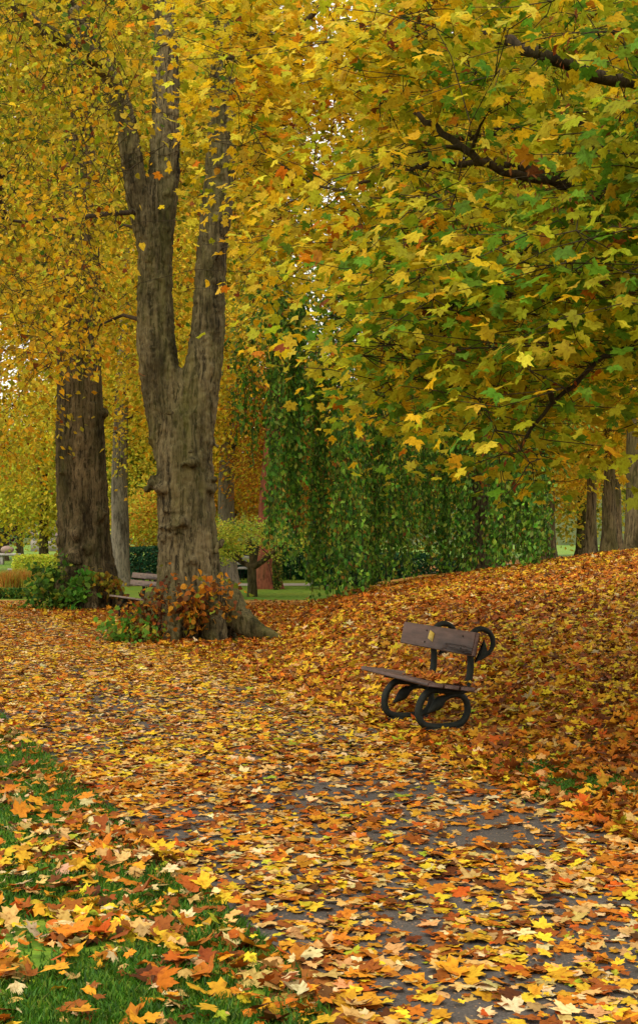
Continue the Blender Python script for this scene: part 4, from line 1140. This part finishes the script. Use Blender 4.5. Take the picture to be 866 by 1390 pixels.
def house():
    x_, y_ = bp(70, 125)
    r = empty('brick_house', (x_, y_, 0), R(10)); tag(r, 'small distant red brick house seen past the left trunk', 'house')
    mb = MB(); mb.box((0, 0, .7), (3.6, 4, 1.5)); mb.build('wall', M['brick'], r)
    mb = MB(); V = [(-2, -2.2, 1.45), (2, -2.2, 1.45), (2, 2.2, 1.45), (-2, 2.2, 1.45), (-2, 0, 2.5), (2, 0, 2.5)]
    mb.add(V, [[0, 1, 5, 4], [3, 4, 5, 2], [0, 3, 2, 1]], [[0, 4, 3], [1, 2, 5]]); mb.build('roof', M['slate'], r, flat=True)
    for s in (-1.0, .2, 1.1):
        mb = MB(); mb.box((s, -2.02, .9), (.34, .06, .44)); w_ = mb.build('window', M['stone'], r)
        mb = MB(); mb.box((s, -2.06, .9), (.32, .03, .42)); mb.build('pane', M['dark'], w_)
house()

# ------------------------------------------------------------------ WORLD, SUN, CAMERA
w = bpy.data.worlds.new('World'); scene.world = w; w.use_nodes = True
nt = w.node_tree; nt.nodes.clear()
out = nt.nodes.new('ShaderNodeOutputWorld'); bg = nt.nodes.new('ShaderNodeBackground')
sky = nt.nodes.new('ShaderNodeTexSky'); sky.sky_type = 'NISHITA'; sky.sun_disc = False
SUN_EL, SUN_AZ = R(48), R(205)
sky.sun_elevation = SUN_EL; sky.sun_rotation = SUN_AZ; sky.dust_density = 4; sky.air_density = 1.2
tc = nt.nodes.new('ShaderNodeTexCoord')
nz = nt.nodes.new('ShaderNodeTexNoise'); nz.inputs['Scale'].default_value = 2.5; nz.inputs['Detail'].default_value = 5
nt.links.new(tc.outputs['Generated'], nz.inputs['Vector'])
cl = ramp(nt, nz.outputs[0], [(.3, (8.6, 8.2, 7.5)), (.7, (12.2, 11.7, 10.8))])
nt.links.new(mixc(nt, .88, sky.outputs[0], cl.outputs[0]), bg.inputs[0])
bg.inputs[1].default_value = .12
nt.links.new(bg.outputs[0], out.inputs[0])
sun = bpy.data.lights.new('sun', 'SUN'); sun.energy = 1.5; sun.angle = R(14); sun.color = (1, .95, .86)
so = bpy.data.objects.new('sun', sun); COL.objects.link(so)
dv = Vector((math.sin(SUN_AZ)*math.cos(SUN_EL), math.cos(SUN_AZ)*math.cos(SUN_EL), math.sin(SUN_EL)))
so.rotation_euler = dv.to_track_quat('Z', 'Y').to_euler(); so.location = (0, 0, 30)

cam = bpy.data.cameras.new('camera'); co = bpy.data.objects.new('camera', cam); COL.objects.link(co)
co.location = (0, 0, CH); co.rotation_euler = (R(90), 0, 0)
cam.sensor_fit = 'VERTICAL'; cam.sensor_height = 36; cam.sensor_width = 24; cam.lens = 36*F/1390
cam.shift_y = (HZ-695)/1390; cam.clip_end = 2000
scene.camera = co
vs = scene.view_settings; vs.view_transform = 'Standard'; vs.look = 'None'; vs.exposure = .58; vs.gamma = 1; vs.use_curve_mapping = False
scene.cycles.max_bounces = 6; scene.cycles.diffuse_bounces = 4; scene.cycles.glossy_bounces = 2; scene.cycles.transmission_bounces = 4
scene.cycles.use_denoising = True
